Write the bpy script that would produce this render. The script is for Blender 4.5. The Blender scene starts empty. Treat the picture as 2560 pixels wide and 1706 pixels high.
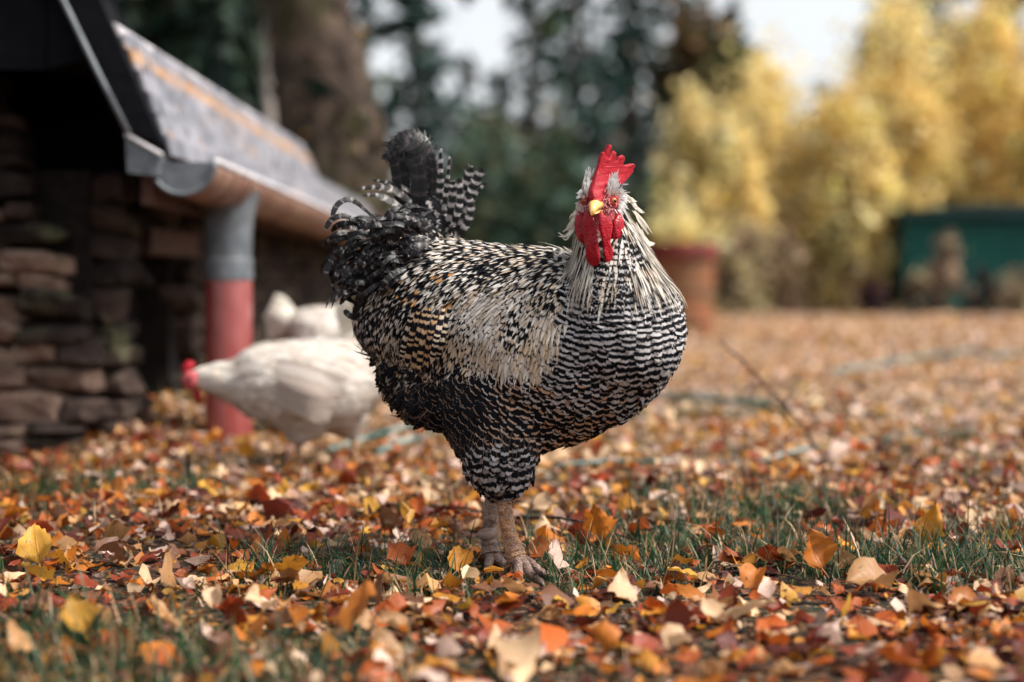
import bpy, bmesh, math, random
import numpy as np
from mathutils import Vector, Matrix, noise
from mathutils.bvhtree import BVHTree

R = math.radians
rng = random.Random(7)
nrg = np.random.default_rng(11)
scene = bpy.context.scene
C = scene.collection

# ------------------------------------------------------------------ camera
FPX, HOR, CAMZ = 3556.0, 705.0, 0.424       # focal length and horizon in pixels of the 2560 px photograph, eye height
cam_d = bpy.data.cameras.new('camera')
cam = bpy.data.objects.new('camera', cam_d)
C.objects.link(cam)
cam.location = (0, 0, CAMZ)
cam.rotation_euler = (R(90), 0, 0)
cam_d.sensor_width = 36.0
cam_d.lens = 36.0 * FPX / 2560.0
cam_d.shift_y = -(853 - HOR) / 2560.0
cam_d.clip_start = 0.05
cam_d.clip_end = 2000
cam_d.dof.use_dof = True
cam_d.dof.focus_distance = 2.05
cam_d.dof.aperture_fstop = 1.6
cam_d.dof.aperture_blades = 0
scene.camera = cam

# ------------------------------------------------------------------ world, sun, exposure
SUN_DIR = Vector((0.60, -0.16, 0.80)).normalized()
world = bpy.data.worlds.new('World')
scene.world = world
world.use_nodes = True
wn, wl = world.node_tree.nodes, world.node_tree.links
wn.clear()
sky = wn.new('ShaderNodeTexSky')
sky.sky_type = 'NISHITA'
sky.sun_disc = False
sky.sun_elevation = math.asin(SUN_DIR.z)
sky.sun_rotation = math.atan2(SUN_DIR.x, SUN_DIR.y)
sky.air_density = 1.0
sky.dust_density = 3.0
hsv = wn.new('ShaderNodeHueSaturation')
hsv.inputs['Saturation'].default_value = 0.20
bg = wn.new('ShaderNodeBackground')
bg.inputs['Strength'].default_value = 0.092
wo = wn.new('ShaderNodeOutputWorld')
wl.new(sky.outputs[0], hsv.inputs['Color'])
wl.new(hsv.outputs[0], bg.inputs['Color'])
wl.new(bg.outputs[0], wo.inputs['Surface'])

sun_d = bpy.data.lights.new('sun', 'SUN')
sun_d.energy = 2.35
sun_d.angle = R(12)
sun_d.color = (1.0, 0.94, 0.86)
sun = bpy.data.objects.new('sun', sun_d)
C.objects.link(sun)
sun.rotation_euler = SUN_DIR.to_track_quat('Z', 'Y').to_euler()

scene.view_settings.view_transform = 'Standard'
scene.view_settings.look = 'None'
scene.view_settings.exposure = 1.45
scene.view_settings.gamma = 1.0
scene.view_settings.use_curve_mapping = False
scene.render.engine = 'CYCLES'
scene.cycles.use_denoising = True
scene.cycles.max_bounces = 6
scene.cycles.transparent_max_bounces = 4
scene.cycles.caustics_reflective = False
scene.cycles.caustics_refractive = False


# ------------------------------------------------------------------ helpers
def P(px, py, Y):
    return Vector(((px - 1280) / FPX * Y, Y, CAMZ - (py - HOR) / FPX * Y))


def GY(py):
    return FPX * CAMZ / (py - HOR)


def tag(o, label=None, cat=None, group=None, kind=None):
    if label: o['label'] = label
    if cat: o['category'] = cat
    if group: o['group'] = group
    if kind: o['kind'] = kind
    return o


def thing(name, label, cat, loc=(0, 0, 0), rz=0.0, group=None):
    o = bpy.data.objects.new(name, None)
    C.objects.link(o)
    o.location = loc
    o.rotation_euler = (0, 0, rz)
    return tag(o, label, cat, group)


def link(name, me, mat=None, parent=None, loc=None, smooth=True):
    o = bpy.data.objects.new(name, me)
    C.objects.link(o)
    if mat is not None and not me.materials:
        me.materials.append(mat)
    if parent is not None: o.parent = parent
    if loc is not None: o.location = loc
    return o


def mesh_np(name, verts, faces, attrs=None, smooth=True):
    """verts (N,3); faces: (M,k) array or list of lists; attrs {name:(type, array)} on points"""
    me = bpy.data.meshes.new(name)
    verts = np.asarray(verts, dtype=np.float32)
    if isinstance(faces, np.ndarray):
        M, k = faces.shape
        me.vertices.add(len(verts)); me.vertices.foreach_set('co', verts.ravel())
        me.loops.add(M * k); me.loops.foreach_set('vertex_index', faces.astype(np.int32).ravel())
        me.polygons.add(M)
        me.polygons.foreach_set('loop_start', np.arange(0, M * k, k, dtype=np.int32))
        me.update(calc_edges=True)
        me.validate()
    else:
        me.from_pydata([tuple(map(float, v)) for v in verts], [], faces)
    if smooth:
        me.polygons.foreach_set('use_smooth', np.ones(len(me.polygons), dtype=bool))
    for an, (ty, arr) in (attrs or {}).items():
        a = me.attributes.new(an, ty, 'POINT')
        arr = np.asarray(arr, dtype=np.float32)
        key = {'FLOAT': 'value', 'FLOAT_VECTOR': 'vector', 'FLOAT_COLOR': 'color'}[ty]
        if ty == 'FLOAT_COLOR' and arr.shape[1] == 3:
            arr = np.concatenate([arr, np.ones((len(arr), 1), np.float32)], 1)
        a.data.foreach_set(key, arr.ravel())
    return me


class MB:
    """collects shapes into one mesh"""
    def __init__(self):
        self.v, self.f = [], []

    def add(self, vs, fs):
        b = len(self.v)
        self.v += [tuple(v) for v in vs]
        self.f += [[i + b for i in f] for f in fs]

    def box(self, lo, hi):
        x0, y0, z0 = lo; x1, y1, z1 = hi
        self.add([(x0, y0, z0), (x1, y0, z0), (x1, y1, z0), (x0, y1, z0), (x0, y0, z1), (x1, y0, z1), (x1, y1, z1), (x0, y1, z1)],
                 [(3, 2, 1, 0), (4, 5, 6, 7), (0, 1, 5, 4), (1, 2, 6, 5), (2, 3, 7, 6), (3, 0, 4, 7)])

    def prism(self, poly, d0, d1):
        """poly: list of 3-vectors, extruded from +d0 to +d1 (3-vectors)"""
        n = len(poly)
        self.add([Vector(p) + Vector(d0) for p in poly] + [Vector(p) + Vector(d1) for p in poly],
                 [list(range(n))[::-1], list(range(n, 2 * n))] + [[i, (i + 1) % n, n + (i + 1) % n, n + i] for i in range(n)])

    def tube(self, pts, rads, n=10, cap=True, flat=1.0):
        pts = [Vector(p) for p in pts]
        if not hasattr(rads, '__len__'): rads = [rads] * len(pts)
        vs, up = [], Vector((0.13, 0.21, 0.97))
        t0 = (pts[1] - pts[0]).normalized()
        if abs(t0.dot(up)) > 0.95: up = Vector((0, 1, 0.05))
        a = t0.cross(up).normalized()
        for i, p in enumerate(pts):
            t = (pts[min(i + 1, len(pts) - 1)] - pts[max(i - 1, 0)]).normalized()
            a = (a - t * a.dot(t)).normalized()
            b = t.cross(a)
            for k in range(n):
                an = 2 * math.pi * k / n
                vs.append(p + a * math.cos(an) * rads[i] + b * math.sin(an) * rads[i] * flat)
        fs = [[i * n + k, i * n + (k + 1) % n, (i + 1) * n + (k + 1) % n, (i + 1) * n + k] for i in range(len(pts) - 1) for k in range(n)]
        if cap:
            fs += [list(range(n))[::-1], list(range((len(pts) - 1) * n, len(pts) * n))]
        self.add(vs, fs)

    def lathe(self, prof, c=(0, 0, 0), n=32):
        vs = []
        for r, z in prof:
            for k in range(n):
                a = 2 * math.pi * k / n
                vs.append((c[0] + r * math.cos(a), c[1] + r * math.sin(a), c[2] + z))
        fs = [[i * n + k, i * n + (k + 1) % n, (i + 1) * n + (k + 1) % n, (i + 1) * n + k] for i in range(len(prof) - 1) for k in range(n)]
        self.add(vs, fs)

    def build(self, name, mat, parent=None, smooth=False, origin=(0, 0, 0), loc=None, sharp=None):
        o = Vector(origin)
        me = bpy.data.meshes.new(name)
        me.from_pydata([tuple(Vector(v) - o) for v in self.v], [], self.f)
        bm = bmesh.new(); bm.from_mesh(me)
        bmesh.ops.recalc_face_normals(bm, faces=bm.faces)
        bm.to_mesh(me); bm.free()
        if smooth:
            me.polygons.foreach_set('use_smooth', np.ones(len(me.polygons), dtype=bool))
            if sharp: me.set_sharp_from_angle(angle=R(sharp))
        return link(name, me, mat, parent, loc)


def catmull(pts, n):
    pts = [Vector(p) for p in pts]
    q = [pts[0] * 2 - pts[1]] + pts + [pts[-1] * 2 - pts[-2]]
    out, m = [], len(pts) - 1
    for k in range(n):
        t = k / (n - 1) * m
        i = min(int(t), m - 1); u = t - i
        a, b, c, d = q[i:i + 4]
        out.append(0.5 * ((2 * b) + (c - a) * u + (2 * a - 5 * b + 4 * c - d) * u * u + (3 * b - a - 3 * c + d) * u ** 3))
    return out


# ------------------------------------------------------------------ materials
def new_mat(name):
    m = bpy.data.materials.new(name)
    m.use_nodes = True
    nt = m.node_tree
    b = nt.nodes['Principled BSDF']
    b.inputs['Roughness'].default_value = 0.8
    b.inputs['Specular IOR Level'].default_value = 0.25
    return m, nt, b


def nd(nt, t, **kw):
    n = nt.nodes.new(t)
    for k, v in kw.items():
        if k in n.inputs.keys(): n.inputs[k].default_value = v
        else: setattr(n, k, v)
    return n


def mapr(nt, val, a, b, c=0.0, d=1.0, smooth=False):
    n = nt.nodes.new('ShaderNodeMapRange')
    if smooth: n.interpolation_type = 'SMOOTHSTEP'
    nt.links.new(val, n.inputs[0])
    for i, x in enumerate((a, b, c, d)):
        if hasattr(x, 'default_value') or hasattr(x, 'is_linked'): nt.links.new(x, n.inputs[i + 1])
        else: n.inputs[i + 1].default_value = x
    return n.outputs[0]


def math_n(nt, op, a, b=None, c=None):
    n = nt.nodes.new('ShaderNodeMath'); n.operation = op
    for i, x in enumerate((a, b, c)):
        if x is None: continue
        if isinstance(x, (int, float)): n.inputs[i].default_value = x
        else: nt.links.new(x, n.inputs[i])
    return n.outputs[0]


def mixc(nt, fac, a, b, blend='MIX'):
    n = nt.nodes.new('ShaderNodeMix'); n.data_type = 'RGBA'; n.blend_type = blend
    for s, x in ((0, fac), (6, a), (7, b)):
        if isinstance(x, (int, float)): n.inputs[s].default_value = x
        elif isinstance(x, tuple): n.inputs[s].default_value = (*x, 1) if len(x) == 3 else x
        else: nt.links.new(x, n.inputs[s])
    return n.outputs[2]


def noise_n(nt, vec=None, scale=10.0, detail=4.0, rough=0.55):
    n = nt.nodes.new('ShaderNodeTexNoise')
    n.inputs['Scale'].default_value = scale
    n.inputs['Detail'].default_value = detail
    n.inputs['Roughness'].default_value = rough
    if vec is not None: nt.links.new(vec, n.inputs['Vector'])
    return n.outputs[0]


def geo_pos(nt):
    return nt.nodes.new('ShaderNodeNewGeometry').outputs['Position']


def obj_pos(nt):
    return nt.nodes.new('ShaderNodeTexCoord').outputs['Object']


def bump(nt, b, h, strength=0.5, dist=0.01):
    n = nt.nodes.new('ShaderNodeBump')
    n.inputs['Strength'].default_value = strength
    n.inputs['Distance'].default_value = dist
    nt.links.new(h, n.inputs['Height'])
    nt.links.new(n.outputs[0], b.inputs['Normal'])


def simple(name, c1, c2=None, scale=20.0, rough=0.8, bmp=0.0, dist=0.005, world_space=True, spec=0.25, metal=0.0, lo=0.35, hi=0.65):
    m, nt, b = new_mat(name)
    b.inputs['Roughness'].default_value = rough
    b.inputs['Specular IOR Level'].default_value = spec
    b.inputs['Metallic'].default_value = metal
    v = geo_pos(nt) if world_space else obj_pos(nt)
    n = noise_n(nt, v, scale, 5)
    col = mixc(nt, mapr(nt, n, lo, hi), c1, c2 or tuple(x * 0.6 for x in c1))
    nt.links.new(col, b.inputs['Base Color'])
    if bmp: bump(nt, b, n, bmp, dist)
    return m


def attr_n(nt, name, out='Color'):
    n = nt.nodes.new('ShaderNodeAttribute'); n.attribute_name = name
    return n.outputs[out]


def leafy(name, from_object=False, transl=0.3):
    """thin leaf: colour from attribute or object colour, veins, blotches, two-sided with light shining through"""
    m, nt, b = new_mat(name)
    if from_object:
        oi = nt.nodes.new('ShaderNodeObjectInfo')
        col = oi.outputs['Color']; rnd = oi.outputs['Random']
    else:
        col = attr_n(nt, 'col'); rnd = attr_n(nt, 'seed', 'Fac')
    uv = attr_n(nt, 'fuv', 'Vector')
    sep = nt.nodes.new('ShaderNodeSeparateXYZ'); nt.links.new(uv, sep.inputs[0])
    u, s = sep.outputs[0], sep.outputs[1]
    au = math_n(nt, 'ABSOLUTE', u)
    # side veins run forward from the midrib
    ph = math_n(nt, 'SUBTRACT', math_n(nt, 'MULTIPLY', s, 7.0), math_n(nt, 'MULTIPLY', au, 2.2))
    fr = math_n(nt, 'ABSOLUTE', math_n(nt, 'SUBTRACT', math_n(nt, 'FRACT', ph), 0.5))
    vein = math_n(nt, 'MAXIMUM', mapr(nt, fr, 0.05, 0.0), mapr(nt, au, 0.07, 0.02))
    cmb = nt.nodes.new('ShaderNodeCombineXYZ')
    nt.links.new(u, cmb.inputs[0]); nt.links.new(s, cmb.inputs[1]); nt.links.new(math_n(nt, 'MULTIPLY', rnd, 40.0), cmb.inputs[2])
    n1 = noise_n(nt, cmb.outputs[0], 1.6, 3)
    n2 = noise_n(nt, cmb.outputs[0], 7.0, 3)
    c = mixc(nt, mapr(nt, n1, 0.35, 0.7, 0.0, 0.42), col, mixc(nt, 1.0, col, (0.62, 0.42, 0.32), 'MULTIPLY'))
    c = mixc(nt, mapr(nt, n2, 0.63, 0.70, 0.0, 0.75), c, (0.06, 0.022, 0.012))
    c = mixc(nt, math_n(nt, 'MULTIPLY', vein, 0.35), c, mixc(nt, 1.0, col, (1.35, 1.3, 1.25), 'MULTIPLY'))
    nt.links.new(c, b.inputs['Base Color'])
    b.inputs['Roughness'].default_value = 0.5
    b.inputs['Specular IOR Level'].default_value = 0.35
    bump(nt, b, math_n(nt, 'ADD', vein, math_n(nt, 'MULTIPLY', n1, 1.5)), 0.35, 0.002)
    tr = nt.nodes.new('ShaderNodeBsdfTranslucent')
    nt.links.new(c, tr.inputs[0])
    mx = nt.nodes.new('ShaderNodeMixShader'); mx.inputs[0].default_value = transl
    nt.links.new(b.outputs[0], mx.inputs[1]); nt.links.new(tr.outputs[0], mx.inputs[2])
    nt.links.new(mx.outputs[0], nt.nodes['Material Output'].inputs['Surface'])
    return m


def foliage_mat(name, transl=0.25, rough=0.6):
    m, nt, b = new_mat(name)
    col = attr_n(nt, 'col')
    nt.links.new(col, b.inputs['Base Color'])
    b.inputs['Roughness'].default_value = rough
    tr = nt.nodes.new('ShaderNodeBsdfTranslucent'); nt.links.new(col, tr.inputs[0])
    mx = nt.nodes.new('ShaderNodeMixShader'); mx.inputs[0].default_value = transl
    nt.links.new(b.outputs[0], mx.inputs[1]); nt.links.new(tr.outputs[0], mx.inputs[2])
    nt.links.new(mx.outputs[0], nt.nodes['Material Output'].inputs['Surface'])
    return m


def feather_mat(name, dark=(0.0045, 0.005, 0.0075), rough=0.7, spec=0.08):
    m, nt, b = new_mat(name)
    light = attr_n(nt, 'light'); bar = attr_n(nt, 'bar', 'Vector'); uv = attr_n(nt, 'fuv', 'Vector')
    sb = nt.nodes.new('ShaderNodeSeparateXYZ'); nt.links.new(bar, sb.inputs[0])
    su = nt.nodes.new('ShaderNodeSeparateXYZ'); nt.links.new(uv, su.inputs[0])
    phi, ratio = sb.outputs[0], sb.outputs[1]
    u, s, seed = su.outputs
    cmb = nt.nodes.new('ShaderNodeCombineXYZ')
    nt.links.new(math_n(nt, 'MULTIPLY', u, 7.0), cmb.inputs[0])
    nt.links.new(math_n(nt, 'SUBTRACT', math_n(nt, 'MULTIPLY', s, 2.0), math_n(nt, 'ABSOLUTE', u)), cmb.inputs[1])
    nt.links.new(math_n(nt, 'MULTIPLY', seed, 57.0), cmb.inputs[2])
    barb = noise_n(nt, cmb.outputs[0], 1.0, 2)
    ph = math_n(nt, 'ADD', phi, math_n(nt, 'MULTIPLY', math_n(nt, 'SUBTRACT', barb, 0.5), 0.45))
    tri = math_n(nt, 'MULTIPLY', math_n(nt, 'ABSOLUTE', math_n(nt, 'SUBTRACT', math_n(nt, 'FRACT', ph), 0.5)), 2.0)
    mask = mapr(nt, math_n(nt, 'SUBTRACT', tri, ratio), -0.10, 0.10, 1.0, 0.0, True)
    streak = mapr(nt, barb, 0.3, 0.7, 0.62, 1.12)
    c = mixc(nt, mask, dark, light)
    hv = nt.nodes.new('ShaderNodeVectorMath'); hv.operation = 'SCALE'
    nt.links.new(c, hv.inputs[0]); nt.links.new(streak, hv.inputs['Scale'])
    nt.links.new(hv.outputs[0], b.inputs['Base Color'])
    b.inputs['Roughness'].default_value = rough
    b.inputs['Specular IOR Level'].default_value = spec
    bump(nt, b, barb, 0.25, 0.001)
    return m


M = {}
M['leaf'] = leafy('fallen_leaf', True)
M['litter'] = leafy('leaf_litter', False)
M['grass'] = foliage_mat('grass_blade', 0.3, 0.45)
M['feather'] = feather_mat('feather')
M['tail_feather'] = feather_mat('tail_feather', (0.0055, 0.005, 0.006), 0.38, 0.30)
M['white_feather'] = feather_mat('white_feather', (0.35, 0.29, 0.24), 0.6, 0.2)
M['needles'] = foliage_mat('conifer_needles', 0.15)
M['gold'] = foliage_mat('golden_foliage', 0.35)
M['dry'] = foliage_mat('dry_weeds', 0.2)
M['conifer_bark'] = simple('conifer_bark', (0.075, 0.045, 0.035), (0.03, 0.02, 0.018), 6, 0.9, 0.6, 0.03)
M['birch_bark'] = simple('pale_bark', (0.42, 0.37, 0.34), (0.2, 0.17, 0.15), 9, 0.85, 0.3)
M['twig'] = simple('twig_bark', (0.035, 0.022, 0.018), (0.012, 0.009, 0.009), 120, 0.8, 0.4, 0.002)
M['zinc'] = simple('weathered_zinc', (0.15, 0.165, 0.18), (0.085, 0.095, 0.11), 22, 0.5, 0.1, spec=0.5, metal=0.25)
M['pale_zinc'] = simple('bright_zinc', (0.56, 0.54, 0.55), (0.40, 0.38, 0.40), 25, 0.5, spec=0.4)
M['gutter'] = simple('rusty_gutter', (0.15, 0.065, 0.043), (0.24, 0.145, 0.105), 16, 0.55, 0.15, spec=0.4)
M['red_pipe'] = simple('red_painted_pipe', (0.22, 0.03, 0.026), (0.27, 0.055, 0.05), 18, 0.34, 0.05, spec=0.8)
M['tar'] = simple('tarred_board', (0.0035, 0.004, 0.006), (0.006, 0.006, 0.008), 30, 0.9, 0.3, spec=0.08)
M['dark_timber'] = simple('dark_timber', (0.012, 0.009, 0.009), (0.006, 0.005, 0.006), 25, 0.9, 0.3, spec=0.1)
M['old_timber'] = simple('old_timber', (0.12, 0.06, 0.045), (0.05, 0.03, 0.025), 25, 0.85, 0.3)
M['mortar'] = simple('mortar', (0.022, 0.017, 0.015), (0.010, 0.008, 0.008), 30, 0.95, 0.5, spec=0.1)
M['green'] = simple('green_paint', (0.0, 0.085, 0.062), (0.0, 0.055, 0.045), 3, 0.55)
M['dark_green'] = simple('dark_green_paint', (0.004, 0.03, 0.03), (0.004, 0.02, 0.02), 3, 0.6)
M['rust_tub'] = simple('rust_red_tub', (0.25, 0.085, 0.035), (0.13, 0.07, 0.03), 4, 0.65, 0.1, spec=0.3)
M['rust_dark'] = simple('rust_dark_rim', (0.16, 0.02, 0.012), (0.10, 0.02, 0.014), 7, 0.6)
M['hose'] = simple('green_hose', (0.012, 0.06, 0.05), (0.20, 0.23, 0.20), 7, 0.35, spec=0.5, lo=0.47, hi=0.6)

M['red_pipe'].node_tree.nodes['Principled BSDF'].inputs['Coat Weight'].default_value = 0.8
M['red_pipe'].node_tree.nodes['Principled BSDF'].inputs['Coat Roughness'].default_value = 0.28


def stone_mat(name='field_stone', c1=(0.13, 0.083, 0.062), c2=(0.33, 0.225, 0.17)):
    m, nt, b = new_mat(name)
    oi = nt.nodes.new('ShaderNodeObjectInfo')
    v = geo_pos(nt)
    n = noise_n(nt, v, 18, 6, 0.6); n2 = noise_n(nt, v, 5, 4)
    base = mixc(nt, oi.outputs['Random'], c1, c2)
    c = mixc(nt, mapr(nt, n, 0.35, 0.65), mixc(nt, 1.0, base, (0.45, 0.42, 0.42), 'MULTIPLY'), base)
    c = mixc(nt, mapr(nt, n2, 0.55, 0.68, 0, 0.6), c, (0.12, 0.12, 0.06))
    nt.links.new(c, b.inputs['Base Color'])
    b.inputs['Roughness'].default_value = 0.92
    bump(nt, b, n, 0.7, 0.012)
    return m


def slate_mat():
    m, nt, b = new_mat('roof_slate')
    oi = nt.nodes.new('ShaderNodeObjectInfo')
    v = geo_pos(nt)
    sp = nt.nodes.new('ShaderNodeSeparateXYZ'); nt.links.new(v, sp.inputs[0])
    n = noise_n(nt, v, 9, 5); n2 = noise_n(nt, v, 14, 4)
    base = mixc(nt, oi.outputs['Random'], (0.15, 0.155, 0.18), (0.29, 0.285, 0.315))
    base = mixc(nt, mapr(nt, n, 0.3, 0.7), base, mixc(nt, 1.0, base, (0.6, 0.6, 0.62), 'MULTIPLY'))
    # orange lichen grows in the wet band below the ridge flashing
    band = math_n(nt, 'MULTIPLY', mapr(nt, sp.outputs[2], 0.905, 0.925), mapr(nt, sp.outputs[2], 0.965, 0.945))
    lich = math_n(nt, 'MULTIPLY', 0.95, math_n(nt, 'MAXIMUM', mapr(nt, n2, 0.62, 0.70), math_n(nt, 'MULTIPLY', band, mapr(nt, n2, 0.38, 0.54))))
    c = mixc(nt, lich, base, (0.42, 0.22, 0.09))
    nt.links.new(c, b.inputs['Base Color'])
    b.inputs['Roughness'].default_value = 0.5
    b.inputs['Specular IOR Level'].default_value = 0.45
    return m


def bark_mat():
    m, nt, b = new_mat('mossy_bark')
    v = geo_pos(nt)
    n = noise_n(nt, v, 5, 8, 0.65); n2 = noise_n(nt, v, 2.2, 4)
    c = mixc(nt, mapr(nt, n, 0.35, 0.62), (0.014, 0.010, 0.009), (0.115, 0.08, 0.06))
    c = mixc(nt, mapr(nt, n2, 0.5, 0.64, 0, 0.75), c, (0.04, 0.038, 0.012))
    nt.links.new(c, b.inputs['Base Color'])
    b.inputs['Roughness'].default_value = 0.95
    bump(nt, b, n, 0.9, 0.05)
    return m


def ground_mat():
    m, nt, b = new_mat('lawn_soil')
    v = geo_pos(nt)
    n = noise_n(nt, v, 3.0, 6, 0.6); n2 = noise_n(nt, v, 38, 5, 0.7); n3 = noise_n(nt, v, 70, 3)
    c = mixc(nt, mapr(nt, n, 0.4, 0.6), (0.022, 0.012, 0.008), (0.016, 0.022, 0.010))
    c = mixc(nt, mapr(nt, n2, 0.5, 0.6, 0, 0.75), c, (0.14, 0.055, 0.025))
    c = mixc(nt, mapr(nt, n3, 0.58, 0.64, 0, 0.8), c, (0.26, 0.16, 0.10))
    nt.links.new(c, b.inputs['Base Color'])
    b.inputs['Roughness'].default_value = 0.95
    bump(nt, b, n2, 0.8, 0.02)
    return m


def skin_mat(name, c1, c2, scale, rough=0.45, bm=0.6, dist=0.0015, pale=None):
    m, nt, b = new_mat(name)
    v = obj_pos(nt)
    n = noise_n(nt, v, scale, 4); 
    vo = nt.nodes.new('ShaderNodeTexVoronoi'); vo.inputs['Scale'].default_value = scale * 2.2
    nt.links.new(v, vo.inputs['Vector'])
    c = mixc(nt, mapr(nt, n, 0.35, 0.65), c1, c2)
    if pale:
        c = mixc(nt, mapr(nt, vo.outputs['Distance'], 0.28, 0.05, 0, 0.22), c, pale)
    nt.links.new(c, b.inputs['Base Color'])
    b.inputs['Roughness'].default_value = rough
    b.inputs['Specular IOR Level'].default_value = 0.3
    b.inputs['Subsurface Weight'].default_value = 0.12
    b.inputs['Subsurface Radius'].default_value = (0.006, 0.002, 0.0015)
    bump(nt, b, vo.outputs['Distance'], bm, dist)
    return m


M['stone'] = stone_mat(); M['shaded_stone'] = stone_mat('shaded_stone', (0.022, 0.015, 0.013), (0.07, 0.045, 0.036)); M['slate'] = slate_mat(); M['mossy_bark'] = bark_mat(); M['ground'] = ground_mat()
M['comb'] = skin_mat('comb_skin', (0.40, 0.006, 0.018), (0.25, 0.003, 0.010), 190, 0.58, 0.25, 0.0015, (0.55, 0.07, 0.09))
M['wattle'] = skin_mat('wattle_skin', (0.34, 0.003, 0.012), (0.24, 0.002, 0.008), 160, 0.33, 0.6, 0.0012)
M['face'] = skin_mat('face_skin', (0.36, 0.015, 0.025), (0.48, 0.12, 0.13), 220, 0.55, 0.8, 0.002)
M['beak'] = simple('beak_horn', (0.72, 0.36, 0.07), (0.70, 0.47, 0.20), 90, 0.38, 0.1, 0.001, False, 0.45)
def shank_mat(name, c1, c2, dirt):
    m, nt, b = new_mat(name)
    v = obj_pos(nt)
    mp = nt.nodes.new('ShaderNodeMapping'); mp.inputs['Scale'].default_value = (1, 1, 1.7); nt.links.new(v, mp.inputs[0])
    vo = nt.nodes.new('ShaderNodeTexVoronoi'); vo.inputs['Scale'].default_value = 190; nt.links.new(mp.outputs[0], vo.inputs['Vector'])
    ve = nt.nodes.new('ShaderNodeTexVoronoi'); ve.feature = 'DISTANCE_TO_EDGE'; ve.inputs['Scale'].default_value = 190; nt.links.new(mp.outputs[0], ve.inputs['Vector'])
    n = noise_n(nt, v, 70, 5, .65)
    sx = nt.nodes.new('ShaderNodeSeparateXYZ'); nt.links.new(vo.outputs['Color'], sx.inputs[0])
    c = mixc(nt, sx.outputs[0], c1, c2)
    c = mixc(nt, mapr(nt, n, .45, .62, 0, .85), c, dirt)
    c = mixc(nt, mapr(nt, ve.outputs['Distance'], .10, .0, 0, .8), c, (0.05, 0.03, 0.025))
    nt.links.new(c, b.inputs['Base Color'])
    b.inputs['Roughness'].default_value = .5
    bump(nt, b, ve.outputs['Distance'], 0.9, 0.002)
    return m


M['shank'] = shank_mat('scaly_shank', (0.44, 0.20, 0.06), (0.40, 0.27, 0.20), (0.17, 0.10, 0.075))
M['shank_dirt'] = shank_mat('muddy_shank', (0.26, 0.15, 0.11), (0.34, 0.25, 0.21), (0.10, 0.06, 0.05))
M['spur'] = simple('horn_spur', (0.17, 0.12, 0.10), (0.26, 0.18, 0.14), 120, 0.5, 0.3, 0.001, False)
M['iris'] = simple('iris_orange', (0.55, 0.17, 0.03), (0.4, 0.1, 0.02), 300, 0.08, spec=0.6)
M['pupil'] = simple('pupil_black', (0.003, 0.003, 0.004), (0.004, 0.004, 0.004), 10, 0.04, spec=0.8)
M['down'] = simple('dark_down', (0.02, 0.019, 0.02), (0.05, 0.042, 0.036), 60, 0.85)
M['hen_skin'] = simple('hen_down', (0.66, 0.58, 0.50), (0.55, 0.46, 0.38), 14, 0.8)


# ------------------------------------------------------------------ ground
def gh(x, y):
    z = 0.012 * noise.noise((x * 1.7, y * 1.7, 3.1)) + 0.006 * noise.noise((x * 5, y * 5, 8.0))
    # drift of leaves blown up against the shed wall
    d = max(0.0, 1 - abs(x + 0.98) / 0.42)
    if 3.3 < y < 8.5: z += 0.10 * d * d * min(1, (y - 3.3) / 0.5) * (0.7 + 0.5 * noise.noise((x * 3, y * 3, 1)))
    return z


def build_ground():
    ys = np.concatenate([np.linspace(-2, 0.8, 8), np.linspace(0.95, 9, 110), np.linspace(9.5, 30, 42), np.array([36, 45, 60, 90, 150, 300, 600.0])])
    xs = np.concatenate([np.array([-400, -150, -60, -30.0, -18, -12]), np.linspace(-8, -3.2, 16), np.linspace(-3, 3, 84), np.linspace(3.2, 8, 16), np.array([12, 18, 30, 60, 150, 400.0])])
    v = [(x, y, gh(x, y) if 0.5 < y < 35 and abs(x) < 20 else -0.004) for y in ys for x in xs]
    nx = len(xs)
    i, j = np.meshgrid(np.arange(len(ys) - 1), np.arange(nx - 1), indexing='ij')
    a = (i * nx + j).ravel()
    f = np.stack([a, a + 1, a + nx + 1, a + nx], 1)
    o = link('ground', mesh_np('ground', v, f), M['ground'])
    tag(o, 'leaf strewn lawn soil under the birds', None, None, 'structure')


build_ground()


# ------------------------------------------------------------------ outbuilding on the left
GABLE_Y, SIDE_X = 3.50, -1.03
shed = thing('outbuilding', 'low stone outbuilding with slate roof, black gable boards and gutter', 'outbuilding', (SIDE_X, GABLE_Y, 0))
SO = Vector((SIDE_X, GABLE_Y, 0))


def stone_mesh(k, mat='stone'):
    r = random.Random(100 + k)
    bm = bmesh.new()
    bmesh.ops.create_cube(bm, size=1.0)
    bmesh.ops.bevel(bm, geom=list(bm.edges), offset=0.26, segments=2, affect='EDGES', profile=0.5)
    for v in bm.verts:
        v.co += Vector((r.uniform(-1, 1), r.uniform(-1, 1), r.uniform(-1, 1))) * 0.05 + Vector((noise.noise(v.co * 1.3 + Vector((k * 7, 0, 0))), noise.noise(v.co * 1.3 + Vector((0, k * 5, 9))), noise.noise(v.co * 1.3 + Vector((3, 3, k * 4))))) * .22
    me = bpy.data.meshes.new('stone')
    bm.to_mesh(me); bm.free()
    me.materials.append(M[mat])
    return me


STONES = [stone_mesh(k) for k in range(9)]
DSTONES = [stone_mesh(k, 'shaded_stone') for k in range(9)]  # same stone in darker colours: shade under eave and roof overhang painted in


def stone_at(parent, c, sx, sy, sz, rz=0.0, pool=None):
    o = bpy.data.objects.new('stone', rng.choice(pool or STONES))
    C.objects.link(o)
    o.parent = parent
    o.location = Vector(c) - SO
    o.scale = (sx, sy, sz)
    o.rotation_euler = (rng.uniform(-.14, .14), rng.uniform(-.12, .12), rz + rng.uniform(-.14, .14))
    return o


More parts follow.
